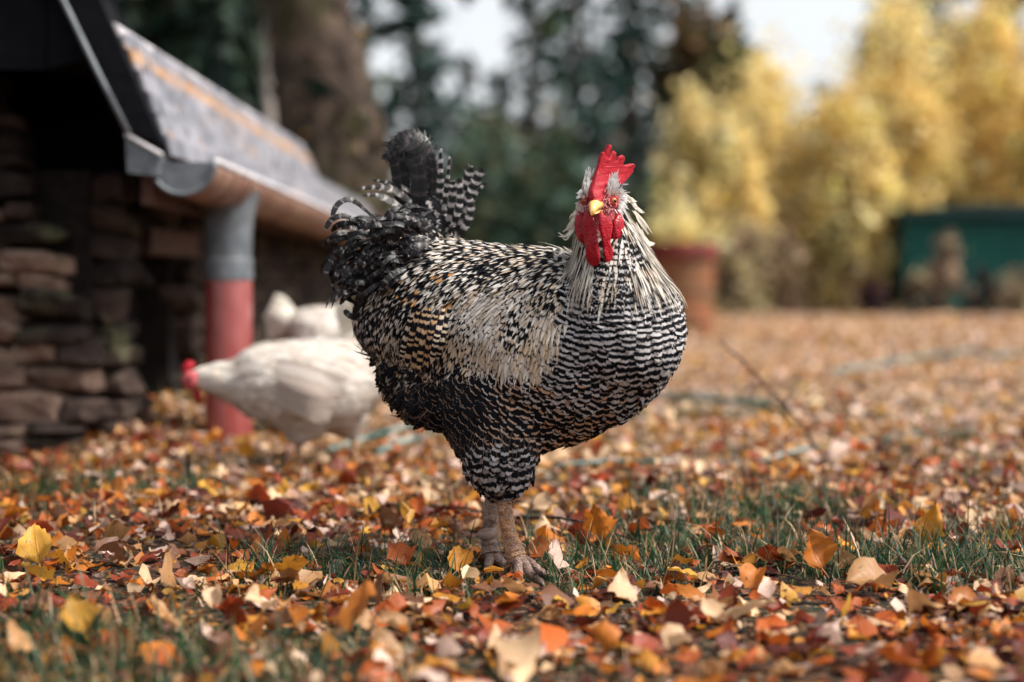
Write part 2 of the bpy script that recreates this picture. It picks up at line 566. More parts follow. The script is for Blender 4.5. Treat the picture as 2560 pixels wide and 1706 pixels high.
# gable wall: courses of field stone, broken away in a raking line to the upper right
def rake(z):
    pts = [(0.0, -1.03), (0.23, -1.035), (0.43, -1.09), (0.65, -1.16), (0.84, -1.25), (1.05, -1.36), (1.5, -1.6)]
    for (z0, x0), (z1, x1) in zip(pts, pts[1:]):
        if z <= z1: return x0 + (x1 - x0) * (z - z0) / (z1 - z0)
    return -1.6


core = MB()
core.prism([(-2.3, 3.52, -0.05), (-1.06, 3.52, -0.05), (-1.07, 3.52, 0.23), (-1.15, 3.52, 0.43), (-1.32, 3.52, 0.84), (-1.44, 3.52, 1.02), (-2.3, 3.52, 1.02)], (0, 0, 0), (0, 0.2, 0))
gable = core.build('stone_gable', M['mortar'], shed, origin=SO)
z = 0.0
while z < 0.98:
    hgt = rng.uniform(0.032, 0.070)
    x = rake(z + hgt / 2) + rng.uniform(-0.03, 0.03)
    while x > -1.85:
        w = rng.uniform(0.05, 0.15)
        dx = rake(z + hgt / 2) - x
        stone_at(gable, (x - w / 2, 3.50 + rng.uniform(-.03, .03), z + hgt / 2 + rng.uniform(-.01, .01)), w * 1.12, 0.15, hgt * rng.uniform(.92, 1.25), 0, DSTONES if dx < .07 and rng.random() < .75 else STONES)  # most stones near the raking edge take the painted-in shade colour
        x -= w + rng.uniform(0.002, 0.010)
    z += hgt + rng.uniform(0.001, 0.008)

# long side wall under the eave, with a dark doorway
core = MB()
core.box((-1.22, 3.53, -0.05), (-1.05, 3.85, 0.70))
core.box((-1.22, 4.36, -0.05), (-1.05, 8.4, 0.70))
core.box((-1.22, 3.85, 0.56), (-1.05, 4.36, 0.70))
side = core.build('side_wall', M['mortar'], shed, origin=SO)
z = 0.0
while z < 0.66:
    hgt = rng.uniform(0.05, 0.10)
    y = 3.56
    while y < 8.2:
        w = rng.uniform(0.10, 0.26)
        if not (y + w > 3.86 and y < 4.34 and z + hgt < 0.56) and y + w < 8.4:
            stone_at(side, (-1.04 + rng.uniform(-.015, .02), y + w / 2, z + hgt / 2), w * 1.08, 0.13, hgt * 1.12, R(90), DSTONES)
        y += w + 0.008
    z += hgt + 0.005
b = MB(); b.box((-1.06, 3.83, 0.5), (-0.97, 4.40, 0.57)); b.build('lintel', M['old_timber'], shed, origin=SO)
for k in range(4):
    b = MB(); b.box((-1.17, 3.86 + k * 0.124, -0.02), (-1.15, 3.976 + k * 0.124, 0.55))
    b.build('door_plank', M['dark_timber'], shed, origin=SO)

# black gable boards above and behind the broken stone
def verge(z):           # raking edge of the roof in the gable plane
    return -0.775 - (z - 0.70) * 0.50


x = -2.2
while x < -0.80:
    top = 1.75 if x < -1.3 else 0.70 + (-0.80 - (x + 0.115)) / 0.50
    b = MB(); b.prism([(x, 3.74, 0.02 if x < -1.08 else 0.68), (x + 0.112, 3.74, 0.02 if x + .112 < -1.08 else 0.68), (x + 0.112, 3.74, min(top, 1.75)), (x, 3.74, min(top + 0.2, 1.75))], (0, 0, 0), (0, 0.022, 0))
    b.build('gable_board', M['tar'], shed, origin=SO)
    x += 0.116

x = -2.2
while x < -0.90:
    x1 = min(x + 0.112, -0.90)
    z1 = 0.70 + (-0.80 - x1) / 0.50
    b = MB(); b.prism([(x, 3.185, 0.90 + max(0, x + .95) * 1.5), (x1, 3.185, 0.90 + max(0, x1 + .95) * 1.5), (x1, 3.185, min(z1, 1.8)), (x, 3.185, min(z1 + .22, 1.8))], (0, 0, 0), (0, 0.012, 0))
    b.build('gable_board', M['tar'], shed, origin=SO)
    x += 0.116

# roof: steep slate slope, from the eave up to a pale ridge flashing
E0, T0 = Vector((-0.772, 0, 0.705)), Vector((-0.888, 0, 0.985))
sl = (T0 - E0); SL = sl.length; sdir = sl.normalized(); snor = Vector((sdir.z, 0, -sdir.x))
rb = MB()
rb.prism([(-0.79, 3.20, 0.70), (-0.90, 3.20, 0.965), (-1.5, 3.20, 1.02), (-2.3, 3.20, 1.02), (-2.3, 3.20, 0.99), (-1.5, 3.2, 0.985), (-0.93, 3.20, 0.93), (-0.84, 3.2, 0.69)], (0, 0, 0), (0, 2.8, 0))
rb.prism([(-0.79, 6.003, 0.67), (-0.88, 6.003, 0.885), (-1.5, 6.003, 0.93), (-2.3, 6.003, 0.93), (-2.3, 6.003, 0.90), (-1.5, 6.003, 0.895), (-0.92, 6.003, 0.85), (-0.84, 6.003, 0.66)], (0, 0, 0), (0, 2.4, 0))
roof = rb.build('roof', M['dark_timber'], shed, origin=SO)
sm = MB(); sm.box((-0.0035, -0.068, 0), (0.0035, 0.068, 0.045))
smo = sm.build('slate', M['slate'], roof)
SLATE = smo.data
first = smo
ang = math.atan2(-sdir.x, sdir.z)
for c in range(11):
    for k in range(20):
        y = 3.26 + k * 0.1405 + (0.07 if c % 2 else 0)
        if y > 6.0: continue
        p = E0 + sdir * (c * SL / 11.6) + snor * 0.006
        o = first or bpy.data.objects.new('slate', SLATE)
        if first is None:
            C.objects.link(o)
        first = None
        o.parent = roof
        o.location = Vector((p.x + rng.uniform(-.002, .002), y, p.z)) - SO
        o.rotation_euler = (rng.uniform(-.02, .02), -ang + R(8), rng.uniform(-.03, .03))
for c in range(7):
    for k in range(11):
        y = 6.08 + k * 0.20 + (0.1 if c % 2 else 0)
        p = Vector((-0.775, 0, 0.675)) + sdir * (c * 0.0255) + snor * 0.006
        o = bpy.data.objects.new('slate', SLATE); C.objects.link(o); o.parent = roof
        o.location = Vector((p.x, y, p.z)) - SO
        o.scale = (1, 1.42, 1)
        o.rotation_euler = (0, -ang + R(8), 0)
b = MB()
b.tube([(-0.893, 3.17, 0.985), (-0.893, 4.5, 0.985), (-0.893, 5.98, 0.985)], 0.019, 12)
b.prism([(-0.868, 3.17, 0.948), (-0.874, 3.17, 0.951), (-0.905, 3.17, 1.0), (-0.90, 3.17, 1.0)], (0, 0, 0), (0, 2.82, 0))
b.build('ridge_flashing', M['pale_zinc'], shed, origin=SO, smooth=True, sharp=40)
b = MB(); b.tube([(-0.882, 6.0, 0.885), (-0.882, 8.4, 0.885)], 0.012, 10)
b.build('ridge_flashing', M['zinc'], shed, origin=SO, smooth=True, sharp=40)
# barge board: a thick dark board standing on the verge, with a pale drip edge
b = MB()
bb = [P(322, 332, 3.14), P(404, 356, 3.14), P(250, 0, 3.14), P(120, -300, 3.14), P(20, -300, 3.14), P(157, 0, 3.14)]
b.prism(bb, (0, 0, 0), (0, 0.045, 0))
b.build('barge_board', M['tar'], shed, origin=SO)
b = MB()
b.tube([P(322, 334, 3.13), P(240, 172, 3.13), P(157, 0, 3.13), P(10, -300, 3.13)], 0.0065, 8)
b.build('drip_edge', M['zinc'], shed, origin=SO, smooth=True)
# soffit between barge board and gable
b = MB()
b.prism([P(322, 336, 3.16), P(157, 0, 3.16), P(10, -300, 3.16), P(-20, -300, 3.16), P(135, 0, 3.16), P(305, 345, 3.16)], (0, 0.03, 0), (0, 0.60, 0))
b.build('soffit', M['tar'], shed, origin=SO)
# eave box, fascia and gutter
b = MB(); b.prism([P(313, 338, 3.15), P(402, 388, 3.15), P(392, 440, 3.15), P(318, 432, 3.15)], (0, 0, 0), (0, 0.09, 0))
b.build('eave_box', M['zinc'], shed, origin=SO)
b = MB(); b.tube([P(313, 336, 3.143), P(405, 388, 3.143)], 0.005, 8)
b.build('box_edge', M['pale_zinc'], shed, origin=SO, smooth=True)
b = MB(); b.box((-0.845, 3.24, 0.60), (-0.815, 8.4, 0.69)); b.build('fascia', M['old_timber'], shed, origin=SO)
GX, GZ, GR = -0.737, 0.692, 0.072
b = MB()
ny = 24
vs, fs = [], []
for i in range(ny):
    y = 3.19 + i * (5.2 / (ny - 1))
    gz = GZ - 0.006 * (y - 3.19)
    for k in range(13):
        a = math.pi + math.pi * k / 12
        vs.append((GX + GR * math.cos(a), y, gz + GR * math.sin(a)))
for i in range(ny - 1):
    for k in range(12):
        fs.append([i * 13 + k, i * 13 + k + 1, (i + 1) * 13 + k + 1, (i + 1) * 13 + k])
b.add(vs, fs)
gut = b.build('gutter', M['gutter'], shed, smooth=True, origin=SO)
so_ = gut.modifiers.new('thickness', 'SOLIDIFY'); so_.thickness = 0.003; so_.offset = 1
b = MB()
b.tube([(GX + GR, 3.19, GZ + 0.002), (GX + GR, 5.8, GZ - 0.0135), (GX + GR, 8.39, GZ - 0.029)], 0.0085, 8)
b.build('gutter_lip', M['pale_zinc'], gut, smooth=True, origin=SO)
cap = [(GX + GR * math.cos(math.pi + math.pi * k / 16), 3.186, GZ + GR * math.sin(math.pi + math.pi * k / 16)) for k in range(17)]
b = MB(); b.prism(cap, (0, 0, 0), (0, -0.004, 0)); b.build('end_cap', M['zinc'], gut, origin=SO)
b = MB(); b.tube([Vector(p) - Vector((0, 0.004, 0)) for p in cap], 0.0055, 8); b.build('cap_rim', M['zinc'], gut, origin=SO, smooth=True)
for y in (3.42, 3.62, 4.3, 5.0, 5.7, 6.4, 7.1):
    b = MB(); gz = GZ - 0.006 * (y - 3.19)
    b.tube([(GX + (GR + .005) * math.cos(math.pi + math.pi * k / 14), y, gz + (GR + .005) * math.sin(math.pi + math.pi * k / 14)) for k in range(15)], 0.0055, 6)
    b.build('bracket', M['gutter'], gut, origin=SO, smooth=True)
# downpipe: zinc outlet and collar, red below
PX, PY = -0.733, 3.68
b = MB()
b.lathe([(0.082, 0.655), (0.074, 0.63), (0.064, 0.59), (0.060, 0.55), (0.058, 0.47)], (PX, PY, 0), 28)
dp = b.build('downpipe', M['zinc'], shed, smooth=True, origin=SO)
b = MB(); b.lathe([(0.0595, 0.485), (0.0625, 0.482), (0.0625, 0.43), (0.0595, 0.427)], (PX, PY, 0), 28); b.build('collar', M['zinc'], dp, smooth=True, origin=SO, sharp=30)
b = MB(); b.lathe([(0.0595, 0.437), (0.0600, 0.42), (0.0600, -0.03)], (PX, PY, 0), 28); b.build('red_pipe', M['red_pipe'], dp, smooth=True, origin=SO)


# ------------------------------------------------------------------ trees and shrubs
def quads(centres, sizes, cols, flat=0.0, aspect=0.6, r=nrg):
    """leaf-sized faces at random angles -> verts, faces, colours"""
    n = len(centres)
    a = r.normal(size=(n, 3)); a[:, 2] *= (1 - flat)
    a /= np.linalg.norm(a, axis=1, keepdims=True)
    t = r.normal(size=(n, 3))
    b_ = np.cross(a, t); b_ /= np.linalg.norm(b_, axis=1, keepdims=True)
    s = np.asarray(sizes)[:, None]
    v = np.stack([centres - a * s, centres - b_ * s * aspect, centres + a * s, centres + b_ * s * aspect], 1).reshape(-1, 3)
    f = np.arange(n * 4).reshape(n, 4)
    return v, f, np.repeat(cols, 4, axis=0)


def pal(n, cols, wts=None, jit=0.18, r=nrg):
    cols = np.asarray(cols); wts = np.asarray(wts or [1] * len(cols), float); wts /= wts.sum()
    c = cols[r.choice(len(cols), n, p=wts)]
    return np.clip(c * np.exp(r.normal(0, jit, (n, 1))), 0, 1)


GREENS = [(0.010, 0.034, 0.030), (0.018, 0.050, 0.042), (0.026, 0.058, 0.040), (0.045, 0.060, 0.034), (0.065, 0.046, 0.034)]


def crown_obj(root, pts, sizes, cols, mat, name='crown', flat=0.0, aspect=0.6):
    v, f, c = quads(pts, sizes, cols, flat, aspect)
    v = v - np.array(root.location)
    return link(name, mesh_np(name, v, f, {'col': ('FLOAT_COLOR', c)}, smooth=False), mat, root)


def conifer(px, Y, H, rad, label, seed, z0=1.5, dens=1.0, cols=GREENS, wts=(3, 3, 2, 1, 0.5), size=0.30, lean=0.0):
    r = np.random.default_rng(seed)
    X = (px - 1280) / FPX * Y
    t = thing('conifer_tree', label, 'tree', (X, Y, 0), 0, 'dark conifers behind the lawn')
    b = MB(); b.tube([(X, Y, -0.1), (X + lean * .5, Y, H * .5), (X + lean, Y, H)], [0.028 * H * .8, 0.016 * H * .8, 0.02], 8)
    b.build('trunk', M['conifer_bark'], t, smooth=True, origin=(X, Y, 0))
    pts = []
    zz = z0
    bm = MB()
    while zz < H - 0.1:
        k = 1 - (zz - z0) / (H - z0)
        L = rad * (0.12 + 0.88 * k ** 0.85)
        for _ in range(r.integers(4, 7)):
            a = r.uniform(0, 2 * math.pi); l = L * r.uniform(0.55, 1.12)
            d = np.array([math.cos(a), math.sin(a), 0])
            n = max(3, int(l * 9 * dens))
            s = r.uniform(0.15, 1, n) ** 0.7
            base = np.array([X + lean * zz / H, Y, zz])
            p = base + d * (s * l)[:, None] + np.array([0, 0, 1]) * (-0.32 * l * s ** 1.3 + 0.1 * l * s ** 4)[:, None]
            p += r.normal(0, 0.10 + 0.05 * l, p.shape) * np.array([1, 1, 0.6])
            pts.append(p)
        zz += r.uniform(0.28, 0.5) * (0.6 + 0.5 * k)
    pts = np.concatenate(pts)
    crown_obj(t, pts, size * r.uniform(0.5, 1.15, len(pts)), pal(len(pts), cols, list(wts), 0.3, r), M['needles'], 'crown', 0.4, 0.45)
    return t


def bushy(name, px, Y, py_top, halfw_px, label, cat, group, seed, n, cols, wts, size, mat, trunk=True, py_bot=None, shape=1.0, gaps=0.0):
    """columnar or rounded crown filled with small leaf faces gathered in clumps"""
    r = np.random.default_rng(seed)
    X = (px - 1280) / FPX * Y
    H = CAMZ + (HOR - py_top) / FPX * Y
    z0 = 0.05 if py_bot is None else max(0.05, CAMZ + (HOR - py_bot) / FPX * Y)
    W = halfw_px / FPX * Y
    t = thing(name, label, cat, (X, Y, 0), 0, group)
    if trunk:
        b = MB()
        b.tube([(X, Y, -0.05), (X + .04, Y, H * .4), (X, Y, H * .9)], [0.05 + 0.012 * H, 0.03 + 0.008 * H, 0.01], 8)
        for k in range(5):
            a = r.uniform(0, 6.28); zb = H * (0.15 + 0.11 * k)
            b.tube([(X, Y, zb), (X + math.cos(a) * W * .4, Y + math.sin(a) * W * .4, zb + W * .5), (X + math.cos(a) * W * .7, Y + math.sin(a) * W * .7, zb + W * 1.1)], [0.03, 0.02, 0.006], 6)
        b.build('trunk', M['conifer_bark'], t, smooth=True, origin=(X, Y, 0))
    nc = max(8, n // 45)
    s = r.uniform(0, 1, nc)
    prof = (np.sin(np.pi * np.clip(s * 0.86 + 0.12, 0, 1)) ** 0.6) * (1 - 0.55 * shape * s ** 2)
    a = r.uniform(0, 2 * np.pi, nc); q = np.sqrt(r.uniform(0.05, 1, nc))
    cc = np.stack([X + np.cos(a) * q * prof * W, Y + np.sin(a) * q * prof * W, z0 + s * (H - z0)], 1)
    tone = pal(nc, cols, wts, 0.2, r)
    idx = r.integers(0, nc, n)
    pts = cc[idx] + r.normal(0, 1, (n, 3)) * (W * r.gamma(3, .055, nc)[idx] * (1 - gaps))[:, None] * np.array([1, 1, 1.6])
    pts[:, 2] = np.clip(pts[:, 2], 0.02, None)
    col = np.clip(tone[idx] * np.exp(r.normal(0, 0.18, (n, 1))), 0, 1)
    crown_obj(t, pts, size * r.uniform(0.55, 1.2, n), col, mat, 'crown', 0.2)
    return t


conifer(1050, 38, 10.4, 1.9, 'slim dark spruce rising just right of the leaning mossy trunk', 1, 0.8, 1.5, lean=-.3)
conifer(1165, 46, 8.0, 1.9, 'low blue green spruce below the widest sky gap', 2, 0.5, 0.8)
conifer(1330, 42, 13.5, 2.0, 'tall thin-crowned spruce above the rooster\'s back, sky showing through', 3, 0.8, 0.8)
conifer(1440, 50, 15.0, 2.3, 'tall spruce directly behind the rooster\'s comb', 4, 0.6, 0.75)
conifer(1580, 44, 15.0, 2.1, 'dense dark spruce between the comb and the yellow trees', 5, 0.5, 1.1)
conifer(1690, 52, 16.0, 2.6, 'far spruce standing behind the brown-green oak', 6, 1.2, 0.8)
conifer(1240, 60, 9.5, 2.6, 'distant spruce half hidden behind the thin-crowned one', 7, 0.4, 0.7)
conifer(2060, 58, 8.6, 1.5, 'small distant spruce at the foot of the large sky gap', 8, 0.6, 0.8)
conifer(2300, 40, 14.0, 2.3, 'black-green pine between the two tall yellow crowns', 9, 1.0, 1.15)
conifer(2470, 46, 15.0, 2.8, 'broad dark pine above the rightmost yellow tree', 10, 1.2, 1.1)
conifer(2170, 52, 9.8, 1.3, 'short dark pine with rounded top beside the sky gap', 12, 3.2, 1.3)
conifer(905, 40, 9.0, 1.4, 'grey-green spruce partly hidden by the leaning mossy trunk', 13, 0.6, 0.5)
conifer(1500, 34, 6.2, 1.9, 'young spruce under the comb-side trees, full to the ground', 14, 0.3, 1.0)
conifer(1830, 62, 13.0, 1.8, 'faint far spruce left of the large sky gap', 15, 2.0, 0.55)
# dark evergreen thicket behind the slate roof
DK = [(0.010, 0.026, 0.02), (0.02, 0.038, 0.022), (0.03, 0.045, 0.018), (0.09, 0.05, 0.02)]
bushy('evergreen_tree', 470, 12.5, -160, 330, 'near-black evergreen above the slate roof, left of the mossy trunk', 'tree', 'dark evergreens over the roof', 21, 5200, DK, [4, 4, 2, .35], 0.11, M['needles'], True, 560, 0.2)
bushy('evergreen_tree', 640, 15, -100, 220, 'dark evergreen showing between the pale stem and the mossy trunk', 'tree', 'dark evergreens over the roof', 22, 3400, DK, [4, 4, 2, .5], 0.12, M['needles'], True, 640, 0.2)
bushy('evergreen_tree', 330, 17, -220, 240, 'dark evergreen behind the barge board at the upper left', 'tree', 'dark evergreens over the roof', 23, 3000, DK, [4, 4, 2, .35], 0.13, M['needles'], True, 620, 0.1)
# pale stem
Xp = (663 - 1280) / FPX * 10.5
t = thing('birch_tree', 'slender pale-barked birch stem left of the mossy trunk', 'tree', (Xp, 10.5, 0))
b = MB(); b.tube([(Xp - .15, 10.5, -.1), (Xp + .03, 10.5, 1.6), (Xp, 10.5, 3.6)], [0.05, 0.043, 0.035], 10); b.build('trunk', M['birch_bark'], t, smooth=True, origin=(Xp, 10.5, 0))
b = MB()
for k in range(7):
    a = k * 2.1; zb = 2.4 + k * .17
    b.tube([(Xp, 10.5, zb), (Xp + .25 * math.cos(a), 10.5 + .25 * math.sin(a), zb + .25), (Xp + .5 * math.cos(a), 10.5 + .5 * math.sin(a), zb + .6)], [.014, .009, .003], 6)
b.build('branches', M['twig'], t, smooth=True, origin=(Xp, 10.5, 0))


# leaning mossy trunk
def mossy_tree():
    Y = 9.0
    pts = [P(905, 880, Y), P(862, 600, Y), P(845, 450, Y), P(815, 250, Y), P(768, 0, Y), P(720, -260, Y), P(690, -600, Y)]
    sp = catmull(pts, 60)
    rd = np.interp(np.linspace(0, 1, 60), [0, .15, .3, .5, .7, 1], [0.52, 0.40, 0.345, 0.315, 0.265, 0.21])
    t = thing('old_tree', 'leaning old tree with thick mossy brown trunk behind the roof', 'tree', (pts[0].x, Y, 0))
    n = 40
    vs = []
    for i, p in enumerate(sp):
        for k in range(n):
            a = 2 * math.pi * k / n
            d = Vector((math.cos(a), math.sin(a), 0))
            q = p + d * rd[i]
            rr = rd[i] * (1 + 0.10 * noise.noise((q.x * 3, q.y * 3, q.z * 1.2)) + 0.07 * noise.noise((q.x * 11, q.y * 11, q.z * 4)) + 0.03 * noise.noise((q.x * 28, q.y * 28, q.z * 12)))
            vs.append(p + d * rr - Vector(t.location))
    fs = np.array([[i * n + k, i * n + (k + 1) % n, (i + 1) * n + (k + 1) % n, (i + 1) * n + k] for i in range(59) for k in range(n)])
    link('trunk', mesh_np('trunk', [tuple(v) for v in vs], fs), M['mossy_bark'], t)
    b = MB()
    b.tube([P(760, 0, Y), P(640, -220, Y - .3), P(480, -420, Y - .6)], [.12, .09, .05], 10)
    b.tube([P(740, -100, Y), P(860, -330, Y + .3), P(1000, -520, Y + .6)], [.12, .09, .05], 10)
    b.build('limb', M['mossy_bark'], t, smooth=True, origin=t.location)
    r = np.random.default_rng(5)
    m = 700                                        # ivy and moss cushions clinging to the trunk
    i = r.integers(8, 58, m); a = r.uniform(0, 2 * np.pi, m)
    c = np.array([[sp[j].x + math.cos(q) * rd[j] * 1.02, sp[j].y + math.sin(q) * rd[j] * 1.02, sp[j].z + r.uniform(-.05, .05)] for j, q in zip(i, a)])
    crown_obj(t, c, r.uniform(.025, .06, m), pal(m, [(0.02, 0.035, 0.012), (0.06, 0.05, 0.015), (0.15, 0.10, 0.06), (0.20, 0.11, 0.03)], [3, 3, 2, .6], .3, r), M['needles'], 'ivy')
    m = 900
    c = np.array([pts[-1].x, Y, pts[-1].z]) + r.normal(0, 1, (m, 3)) * np.array([1.6, 1.2, .7])
    crown_obj(t, c, r.uniform(.08, .16, m), pal(m, DK, [4, 4, 2, .4], .2, r), M['needles'], 'crown')


mossy_tree()

# brown-green oak between forest and yellow trees
bushy('oak_tree', 1755, 30, 95, 115, 'olive-brown oak in front of the spruces, left of the yellow trees', 'tree', None, 31, 3000, [(0.10, 0.055, 0.02), (0.06, 0.065, 0.015), (0.05, 0.04, 0.02), (0.03, 0.035, 0.02)], [3, 3, 2, 2], 0.20, M['gold'], False, 330, 0.2)
Xo = (1668 - 1280) / FPX * 30
ot = [o for o in C.objects if o.name == 'oak_tree'][0]
b = MB(); b.tube([(Xo - .3, 30, -.1), (Xo, 30, 2), (Xo + .5, 30, 4.2), (Xo + .9, 30, 5.5)], [.30, .24, .16, .08], 10)
b.build('trunk', M['conifer_bark'], ot, smooth=True, origin=ot.location)
# yellow trees
YL = [(0.84, 0.66, 0.29), (0.80, 0.57, 0.20), (0.88, 0.75, 0.42), (0.50, 0.34, 0.13), (0.34, 0.29, 0.11)]
YG = 'yellow autumn trees at the edge of the lawn'
bushy('larch_tree', 1745, 23, 260, 125, 'pale yellow tree just right of the rooster\'s head', 'tree', YG, 41, 5200, YL, [4, 2, 4, .4, .3], 0.085, M['gold'], True, None, 0.5)
bushy('larch_tree', 1900, 24, 180, 165, 'yellow tree with pointed crown left of the large sky gap', 'tree', YG, 42, 7000, YL, [4, 3, 3, .6, .4], 0.09, M['gold'], True, None, 0.9)
bushy('larch_tree', 2235, 23.5, 62, 165, 'tallest yellow tree, to the right of the large sky gap', 'tree', YG, 43, 9500, YL, [4, 4, 2, .6, .3], 0.09, M['gold'], True, None, 0.9)
bushy('larch_tree', 2480, 24.5, 50, 165, 'rightmost yellow tree behind the green shed, deeper gold', 'tree', YG, 44, 9000, YL, [3, 5, 1, 1.2, .4], 0.09, M['gold'], True, None, 0.7)
bushy('larch_tree', 2070, 25, 290, 130, 'low yellow tree filling the gap under the sky opening', 'tree', YG, 45, 5000, YL, [3, 3, 3, .8, .6], 0.09, M['gold'], True, None, 0.4)
bushy('larch_tree', 2640, 23, 120, 150, 'yellow tree cut off by the right edge beyond the shed', 'tree', YG, 46, 4500, YL, [3, 5, 1, 1.2, .4], 0.09, M['gold'], True, None, 0.7)
bushy('larch_tree', 1835, 22.5, 345, 95, 'low pale yellow tree in front of the pointed-crowned one', 'tree', YG, 47, 4200, YL, [4, 2, 5, .4, .5], 0.085, M['gold'], True, None, 0.3)
bushy('larch_tree', 2140, 22.8, 270, 110, 'yellow tree low in front of the tallest one, on its left', 'tree', YG, 48, 5000, YL, [4, 3, 3, .6, .5], 0.085, M['gold'], True, None, 0.5)
bushy('larch_tree', 2365, 24.8, 190, 110, 'yellow tree in the notch above the shed roof, between two taller yellow ones', 'tree', YG, 49, 5000, YL, [3, 4, 2, .9, .5], 0.085, M['gold'], True, None, 0.6)
# shrubs along the far lawn edge
BR = [(0.30, 0.20, 0.13), (0.24, 0.18, 0.09), (0.16, 0.10, 0.07), (0.36, 0.29, 0.16)]
SG = 'weedy shrubs along the far lawn edge'
bushy('shrub', 1860, 19, 590, 85, 'buff dry shrub behind the red tub', 'shrub', SG, 51, 1600, BR, None, 0.06, M['dry'], False, None, 0.2)
bushy('shrub', 1985, 19.5, 610, 70, 'brown dry shrub with dark gap, midway between tub and shed', 'shrub', SG, 52, 1300, BR, [2, 1, 3, 1], 0.06, M['dry'], False, None, 0.2)
bushy('shrub', 2100, 19.5, 560, 75, 'olive-yellow shrub left of the purple-brown bush', 'shrub', SG, 53, 1500, [(0.36, 0.27, 0.08), (0.24, 0.2, 0.07), (0.2, 0.13, 0.06)], None, 0.06, M['dry'], False, None, 0.2)
bushy('shrub', 2170, 18.6, 705, 42, 'small round purple-brown bush at the lawn edge', 'shrub', SG, 54, 700, [(0.05, 0.02, 0.025), (0.03, 0.015, 0.02), (0.08, 0.035, 0.03)], None, 0.045, M['dry'], False, None, 0.0)
bushy('shrub', 2365, 18.8, 610, 50, 'tall withered brown weed clump in front of the green shed', 'shrub', SG, 55, 1000, BR, [3, 1, 3, 1], 0.055, M['dry'], False, None, 0.9)
bushy('shrub', 2300, 18.6, 690, 40, 'low brown weed tuft at the shed corner', 'shrub', SG, 56, 600, BR, [3, 1, 3, 1], 0.05, M['dry'], False, None, 0.5)
bushy('shrub', 2545, 18.5, 705, 62, 'buff heap of dead stalks by the right edge', 'shrub', SG, 57, 900, BR, [4, 1, 1, 2], 0.05, M['dry'], False, None, 0.4)
bushy('shrub', 2462, 18.9, 690, 45, 'blackish brown weed clump before the green shed wall', 'shrub', SG, 58, 700, [(0.03, 0.02, 0.02), (0.06, 0.035, 0.03)], None, 0.05, M['dry'], False, None, 0.2)
bushy('shrub', 1700, 21, 560, 90, 'pale yellow low shrub behind the red tub', 'shrub', SG, 59, 1800, YL, [3, 1, 5, .5, 1.2], 0.07, M['gold'], False, None, 0.2)


# forest floor growth: one mass nobody could count
def undergrowth():
    r = np.random.default_rng(77)
    n = 32000
    px = r.uniform(-1700, 4600, n); Y = r.uniform(27, 33, n)
    top = 3.0 + 0.9 * np.sin(px * .011) + .6 * np.sin(px * .027 + 1)
    z = r.uniform(0, 1, n) ** 0.8 * np.clip(top, 0.8, 5)
    c = np.stack([(px - 1280) / FPX * Y, Y, z], 1)
    cols = pal(n, [(0.022, 0.055, 0.036), (0.038, 0.068, 0.036), (0.085, 0.09, 0.04), (0.085, 0.065, 0.035)], [4, 4, 1.6, .8], .25, r)
    v, f, cc = quads(c, r.uniform(.1, .24, n), cols, 0.2)
    o = link('undergrowth', mesh_np('undergrowth', v, f, {'col': ('FLOAT_COLOR', cc)}, smooth=False), M['needles'])
    tag(o, 'dark green undergrowth at the foot of the forest', 'undergrowth', None, 'stuff')


undergrowth()

# red tub and green shed
TY = 11.2
TX = (1692 - 1280) / FPX * TY
tub = thing('tub', 'rust red metal tub with rolled rim standing on the lawn behind the rooster', 'tub', (TX, TY, 0))
b = MB(); b.lathe([(0.0, 0.02), (0.27, 0.02), (0.275, 0.0), (0.285, 0.35), (0.298, 0.64), (0.29, 0.64), (0.275, 0.1), (0.0, 0.1)], (0, 0, 0), 40); b.build('body', M['rust_tub'], tub, smooth=True, sharp=40)
b = MB(); b.lathe([(0.299, 0.60), (0.322, 0.605), (0.326, 0.70), (0.318, 0.725), (0.295, 0.72), (0.29, 0.61)], (0, 0, 0), 40); b.build('rim', M['rust_dark'], tub, smooth=True, sharp=40)
for z in (0.12, 0.36):
    b = MB(); b.lathe([(0.281, z - .015), (0.296, z - .008), (0.297, z + .008), (0.285, z + .015)], (0, 0, 0), 40); b.build('hoop', M['rust_tub'], tub, smooth=True)
b = MB()
for s in (-1, 1):
    b.tube([(s * .30, -.06, .50), (s * .345, -.05, .50), (s * .35, 0, .47), (s * .345, .05, .50), (s * .30, .06, .50)], .01, 8)
b.build('handle', M['rust_dark'], tub, smooth=True)

GYd = 21.5
gx0 = (2268 - 1280) / FPX * GYd
gs = thing('garden_shed', 'green boarded garden shed with dark flat roof under the yellow trees', 'shed', (gx0, GYd, 0))
for k in range(15):
    b = MB(); b.box((k * 0.17 + 0.004, -0.012 * (k % 2), 0.0), (k * 0.17 + 0.166, 0.03, 1.40)); b.build('board', M['green'], gs)
b = MB(); b.box((0.0, 0.032, 0.0), (2.55, 1.9, 1.38)); b.build('wall', M['dark_green'], gs)
b = MB(); b.prism([(-0.12, -0.2, 1.40), (-0.12, -0.2, 1.50), (1.1, -0.2, 1.60), (2.7, -0.2, 1.55), (2.7, -0.2, 1.44), (2.7, -.2, 1.40)], (0, 0, 0.003), (0, 2.3, 0.003)); b.build('roof', M['dark_green'], gs)
b = MB(); b.box((-0.05, -0.05, 0.0), (0.0, 0.03, 1.40)); b.build('corner_post', M['green'], gs)


